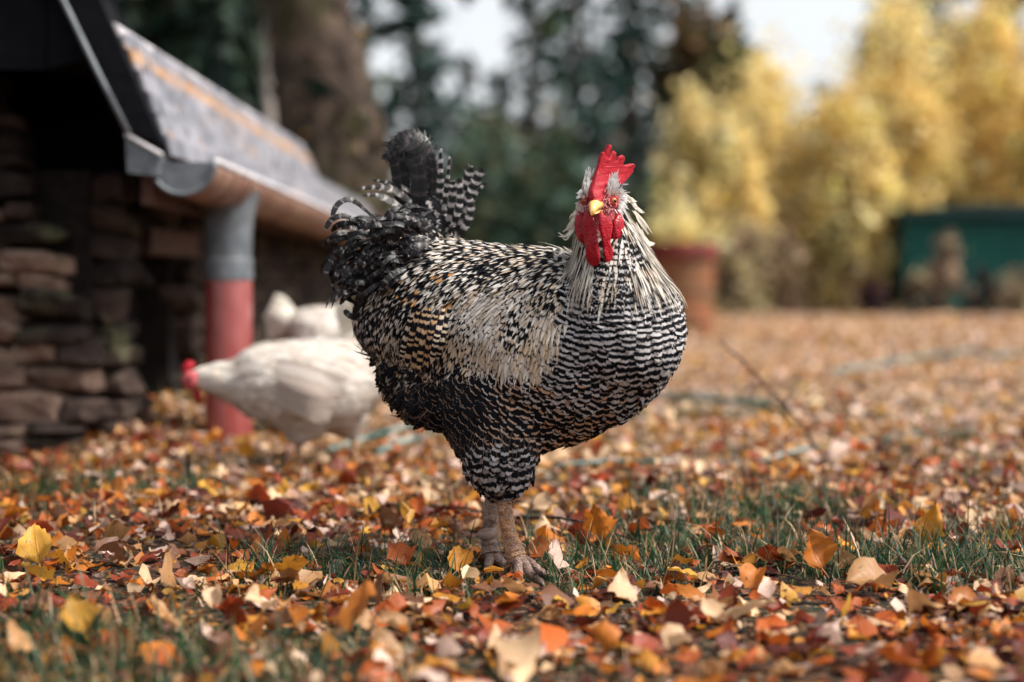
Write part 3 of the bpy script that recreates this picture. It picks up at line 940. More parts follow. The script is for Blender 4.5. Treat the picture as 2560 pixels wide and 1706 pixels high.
# ------------------------------------------------------------------ leaves
def leaf_template(seed, rows, cols, kind=0):
    r = random.Random(seed)
    W = r.uniform(0.36, 0.48) if kind == 0 else r.uniform(0.42, 0.54)
    bend = r.uniform(-1.3, 1.5); fold = r.uniform(-0.1, 0.7); twist = r.uniform(-.9, .9); edge = r.uniform(-.7, 1.0)
    wob = [r.uniform(-.08, .08) for _ in range(8)]
    vs, uv = [], []
    for i in range(rows):
        s = i / (rows - 1)
        if kind == 0:      # birch: broad near the base, drawn out to a point
            w = W * (min(1, (s / 0.30)) ** 0.65 if s < .30 else ((1 - s) / .70) ** 0.85)
        else:              # aspen: nearly round
            w = W * max(0.0, math.sin(math.pi * s ** 0.8)) ** 0.62
        if rows > 7 and 0 < i < rows - 1: w *= 1.0 + (0.07 if i % 2 else -0.05)
        w = max(w, 0.012)
        an = bend * (s - .35)
        cy = (math.sin(an) / bend if abs(bend) > .05 else s - .35)
        cz = ((1 - math.cos(an)) / bend if abs(bend) > .05 else 0)
        for j in range(cols):
            u = 2 * j / (cols - 1) - 1
            x = u * w; zz = fold * abs(u) * w + edge * (u * u) * w * .6 + wob[i % 8] * u + .05 * math.sin(5 * s + 4 * u + seed)
            tw = twist * (s - .4)
            x2, z2 = x * math.cos(tw) - zz * math.sin(tw), x * math.sin(tw) + zz * math.cos(tw)
            vs.append((x2, cy - z2 * math.sin(an), cz + z2 * math.cos(an)))
            uv.append((u, s, 0))
    fs = [[i * cols + j, i * cols + j + 1, (i + 1) * cols + j + 1, (i + 1) * cols + j] for i in range(rows - 1) for j in range(cols - 1)]
    # stalk
    b = len(vs)
    y0 = vs[cols // 2]
    d = -r.uniform(.25, .5)
    vs += [(y0[0] - .012, y0[1], y0[2]), (y0[0] + .012, y0[1], y0[2]), (y0[0] + .05 + .008, y0[1] + d, y0[2] + .08), (y0[0] + .05 - .008, y0[1] + d, y0[2] + .08)]
    uv += [(0, 0, 0)] * 4
    fs.append([b, b + 1, b + 2, b + 3])
    return np.array(vs, np.float32), np.array(fs, np.int32), np.array(uv, np.float32)


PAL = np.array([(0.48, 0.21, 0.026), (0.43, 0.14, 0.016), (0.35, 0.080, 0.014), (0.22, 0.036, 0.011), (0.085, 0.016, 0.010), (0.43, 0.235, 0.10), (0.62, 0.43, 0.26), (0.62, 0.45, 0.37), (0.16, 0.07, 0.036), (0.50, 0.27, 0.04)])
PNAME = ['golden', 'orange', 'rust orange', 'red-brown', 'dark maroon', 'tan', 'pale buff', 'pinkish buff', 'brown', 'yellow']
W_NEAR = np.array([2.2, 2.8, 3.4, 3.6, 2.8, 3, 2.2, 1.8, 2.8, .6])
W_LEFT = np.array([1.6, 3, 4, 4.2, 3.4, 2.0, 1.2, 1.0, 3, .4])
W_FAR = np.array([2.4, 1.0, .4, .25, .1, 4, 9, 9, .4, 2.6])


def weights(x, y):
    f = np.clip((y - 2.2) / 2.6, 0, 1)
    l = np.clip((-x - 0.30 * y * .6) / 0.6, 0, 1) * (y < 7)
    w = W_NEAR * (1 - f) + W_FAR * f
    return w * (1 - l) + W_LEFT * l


def at_feet(x, y):
    return -0.075 < x < 0.05 and 1.80 < y < 2.16


def in_shed(x, y):
    return (x < -1.06 and 3.5 < y < 8.5) or (x + 0.733) ** 2 + (y - 3.68) ** 2 < 0.065 ** 2


def leaf_litter():
    r = np.random.default_rng(3)
    T = [leaf_template(k, 5, 3, k % 3 == 0) for k in range(16)]
    pos = []
    for y0, y1, den, k in ((1.0, 2.0, 3000, .46), (2.0, 4.2, 1900, .44), (4.2, 8.5, 750, .44), (8.5, 17.3, 230, .44)):
        area = k * (y1 ** 2 - y0 ** 2)
        n = int(area * den * 1.3)
        y = np.sqrt(r.uniform(y0 ** 2, y1 ** 2, n)); x = r.uniform(-k, k, n) * (y + 1.1 * (1 if y1 > 2.5 else .5))
        pos.append(np.stack([x, y], 1))
    n = 2600                                          # drift against the wall
    pos.append(np.stack([-1.0 + np.abs(r.normal(0, .22, n)), r.uniform(3.35, 7.5, n)], 1))
    n = 16000                                         # crumbs of broken leaf between the whole ones
    y = np.sqrt(r.uniform(1.0, 3.6 ** 2, n)); ncr = n
    pos.append(np.stack([r.uniform(-.45, .45, n) * y, y], 1))
    pos = np.concatenate(pos); crumb = np.zeros(len(pos), bool); crumb[-ncr:] = True
    keep = []
    for x, y in pos:
        g = noise.noise((x * 1.6, y * 1.6, 20.0)) + .5 * noise.noise((x * 4, y * 4, 3.0))
        pr = 0.92 if g < 0.0 else (0.40 if y < 3 else .62)
        if abs(y - 2.12) < .26: pr *= .72
        if y > 6: pr = 1
        keep.append(not in_shed(x, y) and r.uniform() < pr)
    pos = pos[np.array(keep)]; crumb = crumb[np.array(keep)]
    n = len(pos)
    z = np.array([gh(x, y) for x, y in pos])
    ti = r.integers(0, 16, n)
    sc = np.clip(r.normal(0.029, 0.010, n), 0.010, 0.055) * np.where(pos[:, 1] > 8.5, 1.5, 1.0)
    sc[crumb] = r.uniform(.006, .017, crumb.sum())
    rz = r.uniform(0, 2 * np.pi, n)
    tx = r.normal(0, 0.32, n); ty = r.normal(0, 0.32, n)
    up = r.uniform(0, 1, n) < 0.05
    feet = np.array([at_feet(x, y) for x, y in pos]); up &= ~feet; tx[feet] *= .4; ty[feet] *= .4; sc[feet] *= .8
    tx[up] += r.choice([-1.2, 1.2], up.sum())
    flip = r.uniform(0, 1, n) < 0.4
    tx[flip] += np.pi
    cz, sz, cx, sx, cy, sy = np.cos(rz), np.sin(rz), np.cos(tx), np.sin(tx), np.cos(ty), np.sin(ty)
    Rz = np.zeros((n, 3, 3)); Rz[:, 0, 0] = cz; Rz[:, 0, 1] = -sz; Rz[:, 1, 0] = sz; Rz[:, 1, 1] = cz; Rz[:, 2, 2] = 1
    Rx = np.zeros((n, 3, 3)); Rx[:, 0, 0] = 1; Rx[:, 1, 1] = cx; Rx[:, 1, 2] = -sx; Rx[:, 2, 1] = sx; Rx[:, 2, 2] = cx
    Ry = np.zeros((n, 3, 3)); Ry[:, 1, 1] = 1; Ry[:, 0, 0] = cy; Ry[:, 0, 2] = sy; Ry[:, 2, 0] = -sy; Ry[:, 2, 2] = cy
    Rm = Rz @ Rx @ Ry
    hz = z + r.uniform(0.0, 0.022, n) + up * 0.012
    TV = np.stack([t[0] for t in T]); nv = TV.shape[1]
    V = np.einsum('nij,nvj->nvi', Rm, TV[ti]) * sc[:, None, None]
    V += np.concatenate([pos, hz[:, None]], 1)[:, None, :]
    low = V[:, :, 2].min(1) - z
    V[:, :, 2] -= np.minimum(low + 0.004, 0)[:, None] * 0.8       # lift what would sink into the soil
    F = (T[0][1][None] + (np.arange(n) * nv)[:, None, None]).reshape(-1, 4)
    col = np.zeros((n, 3))
    for i, (x, y) in enumerate(pos):
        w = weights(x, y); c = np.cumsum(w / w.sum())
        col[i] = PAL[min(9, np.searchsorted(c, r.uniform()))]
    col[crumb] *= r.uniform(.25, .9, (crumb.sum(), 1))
    col = np.clip(col * np.exp(r.normal(0, .24, (n, 1))), 0, .9)
    UV = np.stack([t[2] for t in T])[ti]
    me = mesh_np('leaf_litter', V.reshape(-1, 3), F, {'col': ('FLOAT_COLOR', np.repeat(col, nv, 0)), 'fuv': ('FLOAT_VECTOR', UV.reshape(-1, 3)), 'seed': ('FLOAT', np.repeat(r.uniform(0, 1, n), nv))})
    o = link('leaf_litter', me, M['litter'])
    tag(o, 'thick carpet of fallen autumn leaves over the lawn', 'leaf litter', None, 'stuff')


leaf_litter()

LEAF_T = [leaf_template(200 + k, 11, 5, 1 if k % 3 == 0 else 0) for k in range(16)]
LEAF_M = []
for k, (v, f, uv) in enumerate(LEAF_T):
    me = mesh_np('fallen_leaf', v, f, {'fuv': ('FLOAT_VECTOR', uv)})
    me.materials.append(M['leaf'])
    LEAF_M.append(me)
KINDS = ['birch', 'aspen']
USED = {}


def leaf_label(x, y, sc, tilt, mi, ci):
    f = x / y
    col = 'far left' if f < -.24 else 'left' if f < -.12 else 'left of the shanks' if f < -.03 else 'below the rooster' if f < .06 else 'right of the shanks' if f < .14 else 'right' if f < .25 else 'far right'
    row = 'lowest foreground' if y < 1.58 else 'soft foreground' if y < 1.8 else 'sharp grass strip' if y < 2.2 else 'litter behind grass' if y < 2.6 else 'blurred middle litter'
    size = 'small' if sc < .034 else 'broad' if sc > .045 else 'medium'
    t = abs(tilt)
    pose = 'upturned' if t > 2.4 else 'upright' if t > .8 else 'tilted' if t > .3 else 'flat'
    lab = f'{size} {pose} {PNAME[ci]} {KINDS[1 if mi % 3 == 0 else 0]} leaf, {row}, {col}'
    return lab


def leaf_obj(x, y, zoff, sc, rot, mi, ci, label=None):
    o = bpy.data.objects.new('fallen_leaf', LEAF_M[mi])
    C.objects.link(o)
    o.location = (x, y, gh(x, y) + zoff)
    o.rotation_euler = rot
    o.scale = (sc, sc, sc)
    j = rng.uniform(.8, 1.2)
    o.color = (*[min(.9, c * j) for c in PAL[ci]], 1)
    tag(o, label or leaf_label(x, y, sc, rot[0], mi, ci), 'leaf', 'fallen leaves on the lawn')
    return o


# leaves one can single out in the photograph
HERO = [
    (730, 1490, .066, (R(35), R(8), R(200)), 1, 0, 'big golden leaf propped on the litter at the grass edge, left of the rooster'),
    (92, 1440, .066, (R(66), R(-12), R(10)), 4, 9, 'large golden leaf standing upright near the left edge'),
    (110, 1500, .055, (R(30), R(15), R(120)), 2, 9, 'golden leaf lying just below the upright one near the left edge'),
    (415, 1610, .062, (R(24), R(22), R(60)), 7, 5, 'large tan folded leaf in the blurred lower left'),
    (200, 1655, .060, (R(35), R(-10), R(30)), 5, 9, 'blurred orange-yellow leaf in the lower left corner'),
    (60, 1690, .045, (R(35), R(0), R(80)), 8, 5, 'tan round leaf in the extreme lower left'),
    (2325, 1385, .062, (R(78), R(14), R(-30)), 10, 0, 'golden leaf standing on edge in the grass at the right'),
    (2040, 1450, .060, (R(62), R(-8), R(15)), 3, 1, 'orange curled leaf standing in the grass right of centre'),
    (1498, 1385, .068, (R(68), R(10), R(170)), 5, 1, 'upright orange leaf in the grass right of the rooster\'s feet'),
    (1720, 1465, .046, (R(15), R(10), R(70)), 1, 9, 'small yellow leaf lying flat in the grass right of centre'),
    (1885, 1585, .085, (R(-18), R(20), R(95)), 7, 6, 'long pale folded leaf in the lower right half'),
    (1780, 1590, .040, (R(20), R(0), R(25)), 2, 6, 'small cream leaf beside the long pale folded one'),
    (2310, 1560, .060, (R(30), R(20), R(140)), 8, 5, 'tan leaf tilted in the blurred lower right'),
    (2190, 1500, .065, (R(10), R(-15), R(100)), 6, 5, 'broad tan leaf lying flat in the right grass'),
    (1150, 1455, .040, (R(50), R(6), R(0)), 0, 0, 'golden leaf standing beside the rooster\'s near foot'),
    (1390, 1455, .052, (R(48), R(30), R(40)), 11, 7, 'curled pink-buff leaf just right of the rooster\'s feet'),
    (1290, 1520, .058, (R(25), R(0), R(150)), 14, 5, 'tan leaf lying directly below the rooster'),
    (1000, 1440, .055, (R(40), R(-10), R(30)), 4, 2, 'rust orange leaf half in grass left of the rooster\'s feet'),
    (290, 1395, .060, (R(50), R(10), R(200)), 13, 5, 'tan pointed leaf in the dark grass at the left'),
    (1560, 1520, .055, (R(30), R(20), R(20)), 8, 6, 'cream leaf below the upright orange one'),
    (890, 1640, .075, (R(35), R(-25), R(320)), 10, 1, 'blurred orange leaf at the bottom, left of centre'),
    (1275, 1555, .045, (R(25), R(0), R(190)), 13, 1, 'orange leaf tilted below the rooster\'s near foot'),
    (2180, 1480, .055, (R(20), R(35), R(270)), 14, 3, 'red-brown leaf tilted behind the broad tan leaf'),
    (1010, 1345, .040, (R(60), R(0), R(80)), 3, 9, 'bright yellow leaf standing in grass left of the shank'),
]
for (px, py, sc, rot, mi, ci, lab) in HERO:
    Y = GY(py)
    leaf_obj((px - 1280) / FPX * Y, Y, 0.022 + (0.3 * sc if abs(rot[0]) > .6 else 0.006), sc, rot, mi, ci, lab)
taken = [((h[0] - 1280) / FPX * GY(h[1]), GY(h[1])) for h in HERO]
cnt = 0
while cnt < 250:
    Y = math.sqrt(rng.uniform(1.42 ** 2, 3.3 ** 2))
    X = rng.uniform(-.37, .37) * Y
    if in_shed(X, Y) or any((X - a) ** 2 + (Y - b_) ** 2 < .028 ** 2 for a, b_ in taken): continue
    if at_feet(X, Y): continue
    taken.append((X, Y))
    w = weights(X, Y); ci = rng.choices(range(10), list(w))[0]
    tilt = rng.gauss(0, .35) + (rng.choice([-1, 1]) * .9 if rng.random() < .13 else 0) + (math.pi if rng.random() < .3 else 0)
    sc = rng.choice([.022, .028, .033, .038, .044, .050]) * rng.uniform(.9, 1.1)
    leaf_obj(X, Y, 0.020 + rng.uniform(0, .006) + (.010 if .7 < abs(tilt) < 2.4 else 0), sc, (tilt, rng.gauss(0, .3), rng.uniform(0, 6.28)), rng.randrange(16), ci)
    cnt += 1


same = {}
for o in C.objects:
    if o.name.startswith('fallen_leaf'): same.setdefault(o['label'], []).append(o)
for lab, os_ in same.items():
    os_.sort(key=lambda o: o.location.y)
    if len(os_) == 2: os_[0]['label'], os_[1]['label'] = lab + ', nearer of two', lab + ', farther of two'
    if len(os_) == 3:
        for o, w in zip(os_, ('nearest', 'middle', 'farthest')): o['label'] = lab + f', {w} of three'


# ------------------------------------------------------------------ grass
def grass():
    r = np.random.default_rng(9)
    roots = []
    cl = []
    while len(cl) < 3700:
        y = math.sqrt(r.uniform(1.25 ** 2, 4.6 ** 2)); x = r.uniform(-.43, .43) * y
        g = noise.noise((x * 1.3, y * 1.6, 40.0)) + .6 * noise.noise((x * 3.6, y * 3.6, 50.0))
        band = math.exp(-((y - 2.12) / .24) ** 2) * (0.55 if x < 0.1 else 0.85)
        fg = 0.55 if y < 1.78 else 0.0
        pr = np.clip(0.02 + g * 0.75 + band * (.45 + g) + fg * (.35 + g), 0.0, 1)
        if y > 3: pr *= .45
        if not in_shed(x, y) and r.uniform() < pr: cl.append((x, y))
    for x, y in cl:
        m = r.integers(5, 16)
        s = r.uniform(.015, .05)
        roots.append(np.stack([x + r.normal(0, s, m), y + r.normal(0, s, m)], 1))
    roots = np.concatenate(roots)
    n = len(roots)
    z = np.array([gh(a, b_) for a, b_ in roots])
    L = np.clip(r.gamma(2.4, .015, n), .010, .10)
    L[np.array([at_feet(p, q) for p, q in roots])] *= .38
    w = r.uniform(.0005, .0016, n)
    a = r.uniform(0, 2 * np.pi, n); d = np.stack([np.cos(a), np.sin(a), 0 * a], 1); sd = np.stack([-np.sin(a), np.cos(a), 0 * a], 1)
    lean = r.uniform(.02, .8, n); curl = r.gamma(1.6, .5, n)
    lv = []
    for s, ww in ((0, 1), (.35, .95), (.68, .7), (1, .08)):
        an = lean + curl * s
        hor = L * s * np.sin(an) * .8; ver = L * s * np.cos(an * .85)
        p = np.concatenate([roots, z[:, None]], 1) + d * hor[:, None] + np.array([0, 0, 1]) * ver[:, None]
        lv += [p - sd * (w * ww)[:, None], p + sd * (w * ww)[:, None]]
    V = np.stack(lv, 1)
    f0 = np.array([[0, 1, 3, 2], [2, 3, 5, 4], [4, 5, 7, 6]])
    F = (f0[None] + (np.arange(n) * 8)[:, None, None]).reshape(-1, 4)
    col = pal(n, [(0.014, 0.045, 0.022), (0.022, 0.062, 0.022), (0.042, 0.08, 0.026), (0.018, 0.045, 0.032), (0.42, 0.29, 0.17), (0.25, 0.15, 0.07)], [4, 4, 2.2, 2, 1.8, 1.3], .2, r)
    o = link('grass', mesh_np('grass', V.reshape(-1, 3), F, {'col': ('FLOAT_COLOR', np.repeat(col, 8, 0))}), M['grass'])
    tag(o, 'tufts of dark green grass growing through the leaves', 'grass', None, 'stuff')


grass()


# ------------------------------------------------------------------ twigs and hose
def twig(pts, r0, label, mat='twig', sides=()):
    t = thing('twig', label, 'twig', pts[0], 0, 'twigs on the lawn')
    sp = catmull(pts, 22)
    sp = [p + Vector((rng.uniform(-1, 1), rng.uniform(-1, 1), rng.uniform(-1, 1))) * r0 * .5 for p in sp]
    b = MB(); b.tube(sp, [r0 * (1 - .65 * k / 21) * rng.uniform(.85, 1.25) for k in range(22)], 7); b.build('stem', M[mat], t, smooth=True, origin=pts[0])
    for k, off in sides:
        b = MB(); p = sp[k]; q = p + Vector(off)
        b.tube([p, (p + q) / 2 + Vector((0, 0, .004)), q], [r0 * .55, r0 * .4, r0 * .2], 6); b.build('side_shoot', M[mat], t, smooth=True, origin=pts[0])
    return t


def on_ground(px, py, dz=0.0):
    Y = GY(py)
    p = P(px, py, Y); p.z = gh(p.x, p.y) + dz
    return p


twig([on_ground(1290, 1335, .028), on_ground(1400, 1345, .036), on_ground(1500, 1360, .03), on_ground(1610, 1385, .022)], .0032, 'dark bare twig lying right of the rooster\'s shanks', sides=[(8, (.01, .01, .012))])
twig([on_ground(1790, 1450, .02), on_ground(1870, 1452, .024), on_ground(2000, 1470, .02)], .0026, 'thin dark twig in the grass left of the curled orange leaf', sides=[(6, (-.01, .0, .012)), (13, (.02, .01, .006))])
twig([on_ground(1980, 1540, .02), on_ground(2080, 1545, .022), on_ground(2210, 1552, .015)], .0024, 'thin dark twig below the curled orange leaf')
twig([on_ground(2290, 1495, .012), P(2360, 1440, GY(1470)), P(2440, 1320, GY(1440))], .0018, 'fine twig sticking up from the grass near the right edge')
tY = 3.35
twig([P(2045, 1175, tY), P(2020, 1085, tY), P(1935, 985, tY), P(1860, 905, tY), P(1795, 850, tY)], .0052, 'bare branching twig sticking up out of the leaves behind the rooster', 'old_timber', [(12, (-.05, 0, -.012)), (9, (.012, 0, .025)), (15, (-.022, 0, .004))])
twig([on_ground(1090, 1300, .02), on_ground(1160, 1315, .03), on_ground(1220, 1330, .03)], .0026, 'short dark twig just left of the rooster\'s shanks')


def hose(pts, r0, label):
    sp = catmull([on_ground(px, py, dz) for px, py, dz in pts], 50)
    b = MB(); b.tube(sp, r0, 10)
    o = b.build('garden_hose', M['hose'], None, smooth=True, origin=sp[0], loc=sp[0])
    tag(o, label, 'hose', 'lengths of garden hose on the leaves')


hose([(1380, 1190, .018), (1500, 1178, .022), (1650, 1175, .02), (1760, 1168, .016), (1880, 1160, .012), (2000, 1150, .024), (2150, 1130, .022), (2300, 1108, .02), (2450, 1085, .012)], .0055, 'green hose running up to the right through the middle litter')
hose([(1600, 1005, .02), (1700, 1012, .03), (1820, 1018, .026), (1960, 1020, .008)], .012, 'short stretch of pale green hose just right of the rooster\'s breast')
hose([(2080, 945, .02), (2170, 930, .03), (2270, 915, .03), (2340, 905, .04), (2430, 902, .05), (2500, 905, .035), (2620, 890, .03)], .014, 'thick dark green hose far back at the right edge')
hose([(800, 1150, .02), (900, 1125, .03), (1000, 1098, .03), (1080, 1078, .02)], .0085, 'green hose behind the rooster\'s tail, upper of two lengths')
hose([(940, 1150, .02), (1000, 1133, .03), (1060, 1116, .028), (1110, 1104, .02)], .0085, 'green hose behind the rooster\'s tail, lower of two lengths')


# ------------------------------------------------------------------ birds
RY = 2.109                      # distance of the rooster from the lens
PXM = FPX / RY


def B(px, py, c=0.0):
    """a point of the rooster: picture column, picture row, metres towards the lens from its mid plane"""
    return P(px, py, RY - c)


def blob_body(name, chains, voxel, smooth_it, n_sub=2):
    """one continuous skin grown round chains of spheres; chain = (list of (point, radius), depth flattening)"""
    bm = bmesh.new()
    for pts, flat in chains:
        steps = []
        if len(pts) == 1:
            steps = [pts[0]]
        for (p, r_), (q, s_) in zip(pts, pts[1:]):
            L = (q - p).length
            k = max(2, int(L / (0.25 * min(r_, s_))))
            steps += [(p.lerp(q, i / k), r_ + (s_ - r_) * i / k) for i in range(k + 1)]
        for p, r_ in steps:
            bmesh.ops.create_icosphere(bm, subdivisions=n_sub, radius=1.0, matrix=Matrix.Translation(p) @ Matrix.Diagonal((r_, r_ * flat, r_, 1)))
    me = bpy.data.meshes.new(name + '_blobs')
    bm.to_mesh(me); bm.free()
    o = bpy.data.objects.new(name + '_blobs', me)
    C.objects.link(o)
    m = o.modifiers.new('r', 'REMESH'); m.mode = 'VOXEL'; m.voxel_size = voxel
    m = o.modifiers.new('s', 'SMOOTH'); m.iterations = smooth_it; m.factor = 0.5
    dg = bpy.context.evaluated_depsgraph_get()
    me2 = bpy.data.meshes.new_from_object(o.evaluated_get(dg))
    bpy.data.objects.remove(o); bpy.data.meshes.remove(me)
    me2.name = name
    me2.polygons.foreach_set('use_smooth', np.ones(len(me2.polygons), dtype=bool))
    return me2


def surface_samples(me, spacing, r):
    """roughly evenly spaced points on a mesh with normals"""
    me.calc_loop_triangles()
    tri = np.empty(len(me.loop_triangles) * 3, np.int32); me.loop_triangles.foreach_get('vertices', tri); tri = tri.reshape(-1, 3)
    co = np.empty(len(me.vertices) * 3, np.float32); me.vertices.foreach_get('co', co); co = co.reshape(-1, 3)
    a, b_, c = co[tri[:, 0]], co[tri[:, 1]], co[tri[:, 2]]
    nn = np.cross(b_ - a, c - a); ar = np.linalg.norm(nn, axis=1) / 2
    n = int(ar.sum() / (spacing ** 2) * 5)
    i = r.choice(len(tri), n, p=ar / ar.sum())
    u, v = r.uniform(size=n), r.uniform(size=n); fl = u + v > 1; u[fl], v[fl] = 1 - u[fl], 1 - v[fl]
    p = a[i] + (b_[i] - a[i]) * u[:, None] + (c[i] - a[i]) * v[:, None]
    nor = nn[i] / (2 * ar[i][:, None] + 1e-12)
    grid, out = {}, []
    for k in range(n):
        key = tuple((p[k] / spacing).astype(int)); ok = True
        for dx in (-1, 0, 1):
            for dy in (-1, 0, 1):
                for dz in (-1, 0, 1):
                    for q in grid.get((key[0] + dx, key[1] + dy, key[2] + dz), ()):
                        if ((p[k] - q) ** 2).sum() < spacing ** 2 * .72: ok = False; break
                    if not ok: break
                if not ok: break
            if not ok: break
        if ok:
            grid.setdefault(key, []).append(p[k]); out.append((Vector(p[k]), Vector(nor[k])))
    return out


class Plumes:
    """feathers laid over a skin, joined into one part"""
    def __init__(self):
        self.v, self.f, self.light, self.bar, self.uv = [], [], [], [], []

    def feather(self, spine, nors, width, light, phis, ratio, seed, shape='round', camber=0.25, cols=3):
        b = len(self.v); n = len(spine)
        for i in range(n):
            s = i / (n - 1)
            t = (spine[min(i + 1, n - 1)] - spine[max(i - 1, 0)]).normalized()
            nr = nors[i]
            x = t.cross(nr)
            if x.length < 1e-6: x = Vector((1, 0, 0))
            x.normalize()
            if shape == 'round': w = width * (0.35 + 0.65 * min(1, s / .35)) * (1.0 if s < .72 else math.sqrt(max(0.02, 1 - ((s - .72) / .29) ** 2)))
            elif shape == 'lance': w = width * (0.4 + 0.6 * min(1, s / .3)) * (1 - max(0, (s - .35) / .65) ** 1.6 * .95)
            elif shape == 'hair': w = width * (1 - .8 * s)
            else: w = width * (0.5 + 0.5 * min(1, s / .25)) * (1.0 if s < .85 else max(.1, 1 - (s - .85) / .15 * .9))
            for j in range(cols):
                u = 2 * j / (cols - 1) - 1
                self.v.append(spine[i] + x * (u * w) - nr * (camber * w * u * u))
                self.light.append(light)
                self.bar.append((phis[i] + 0.12 * u * u, ratio, 0))
                self.uv.append((u, s, seed))
        for i in range(n - 1):
            for j in range(cols - 1):
                self.f.append((b + i * cols + j, b + i * cols + j + 1, b + (i + 1) * cols + j + 1, b + (i + 1) * cols + j))

    def build(self, name, mat, parent, kind='stuff'):
        if not self.v: return None
        o0 = np.array(parent.matrix_world.translation if parent.parent else parent.location)
        v = np.array([tuple(p) for p in self.v]) - o0
        me = mesh_np(name, v, np.array(self.f, np.int32), {'light': ('FLOAT_COLOR', np.array(self.light)), 'bar': ('FLOAT_VECTOR', np.array(self.bar)), 'fuv': ('FLOAT_VECTOR', np.array(self.uv))})
        o = link(name, me, mat, parent)
        if kind: o['kind'] = kind
        return o


def march(bvh, p, d, L, n, h0, lift, curl=0.0):
    """follow the skin from p along d: spine points and normals"""
    sp, nr = [], []
    loc, no, _, _ = bvh.find_nearest(p)
    for i in range(n):
        s = i / (n - 1)
        sp.append(loc + no * (h0 + lift * L * s + curl * L * s * s)); nr.append(no.copy())
        d = (d - no * d.dot(no))
        if d.length < 1e-5: d = Vector((0, 0, -1)) - no * (-no.z)
        d.normalize()
        q = loc + d * (L / (n - 1))
        l2, n2, _, dist = bvh.find_nearest(q)
        if dist > L / (n - 1) * 0.8:        # ran off an edge: hang free
            l2, n2 = q, no
        loc, no = l2, (no * .35 + n2 * .65).normalized()
    return sp, nr


rooster = thing('rooster', 'black and white barred rooster with red comb standing on the fallen leaves', 'rooster', B(1250, 1420) * 1.0)
rooster.location.z = gh(rooster.location.x, rooster.location.y)
RO = Vector(rooster.location)
k_ = lambda *a: [(B(x, y, c), r_ / PXM) for x, y, c, r_ in a]
chains = [
    (k_((1015, 790, -.085, 138), (1130, 785, -.05, 190), (1250, 832, -.02, 220), (1370, 858, .015, 236), (1480, 862, .045, 202), (1555, 842, .075, 146)), .74),
    (k_((1480, 925, .045, 146), (1400, 975, .02, 138), (1330, 1010, .015, 120)), .75),
    (k_((1560, 838, .085, 146), (1572, 800, .085, 132)), .85),
    (k_((1545, 770, .085, 132), (1535, 690, .085, 102), (1520, 620, .085, 80), (1502, 550, .085, 58), (1500, 500, .088, 44)), .85),
    (k_((1500, 500, .088, 44), (1492, 512, .108, 32)), .9),
    (k_((1015, 905, -.075, 72), (1045, 955, -.06, 76), (1105, 985, -.03, 95)), .8),
    (k_((1240, 1000, .02, 140), (1248, 1090, .038, 104), (1256, 1160, .045, 70), (1254, 1190, .042, 54), (1248, 1208, .038, 32)), .85),
    (k_((1210, 1000, -.06, 130), (1222, 1100, -.05, 86), (1228, 1160, -.04, 60), (1228, 1195, -.035, 34)), .85),
    (k_((1010, 690, -.10, 130), (1060, 590, -.115, 96), (1075, 520, -.12, 60)), .6),
    (k_((1375, 760, .062, 92), (1285, 800, .040, 112), (1165, 830, .008, 98), (1075, 860, -.02, 54)), .8),
]
body_me = blob_body('body', chains, 0.0065, 9)
# bare red skin on the face, dark skin elsewhere
cen = B(1500, 500, .10)
co = np.empty(len(body_me.vertices) * 3, np.float32); body_me.vertices.foreach_get('co', co); co = co.reshape(-1, 3)
bm_b = bmesh.new(); bm_b.from_mesh(body_me)
bvh = BVHTree.FromBMesh(bm_b)
body_samples = surface_samples(body_me, 0.0078, np.random.default_rng(4))
fine_samples = surface_samples(body_me, 0.0052, np.random.default_rng(5))
neck_samples = [q for q in surface_samples(body_me, 0.0029, np.random.default_rng(6)) if q[0].x > B(1380, 600).x and q[0].z > B(1500, 745).z]
bm_b.free()
for v in body_me.vertices: v.co -= RO
body = link('body', body_me, M['down'], rooster)
body_me.materials.append(M['face'])
for p in body_me.polygons:
    c = p.center + RO
    if (c - B(1496, 520, .115)).length < 0.043 and c.y < RY - .082: p.material_index = 1


def topx(p):
    return 1280 + FPX * p.x / p.y, HOR + (CAMZ - p.z) / p.y * FPX


FLOW = [  # picture position, direction of the lie of the feathers (right, down)
    (1380, 620, -.8, .35), (1300, 630, -.95, .25), (1220, 625, -.95, .2), (1150, 600, -.95, .1), (1080, 600, -.98, .15),
    (1000, 640, -.85, .5), (930, 700, -.7, .7), (900, 780, -.5, .85), (1050, 700, -.75, .65), (1120, 720, -.7, .7),
    (1000, 800, -.42, .9), (1080, 830, -.3, .95), (1180, 700, -.75, .65), (1200, 800, -.5, .86), (1280, 700, -.75, .6),
    (1280, 820, -.35, .93), (1370, 700, -.5, .85), (1360, 820, -.12, 1), (1300, 890, -.1, 1), (1180, 880, -.35, .93), (1400, 780, -.1, 1)]


def flow_at(px, py):
    a = b_ = 0
    for x, y, dx, dy in FLOW:
        w = 1 / ((px - x) ** 2 + (py - y) ** 2 + 400) ** 1.3
        a += w * dx; b_ += w * dy
    return Vector((a, 0, -b_)).normalized()


WING = [(840, 800), (930, 880), (1000, 905), (1060, 918), (1110, 872), (1200, 890), (1280, 905), (1350, 905), (1390, 870), (1412, 820), (1425, 760), (1432, 700), (1440, 600)]


def wing_edge(px):
    if px <= WING[0][0]: return WING[0][1]
    for (x0, y0), (x1, y1) in zip(WING, WING[1:]):
        if px <= x1: return y0 + (y1 - y0) * (px - x0) / (x1 - x0)
    return 0


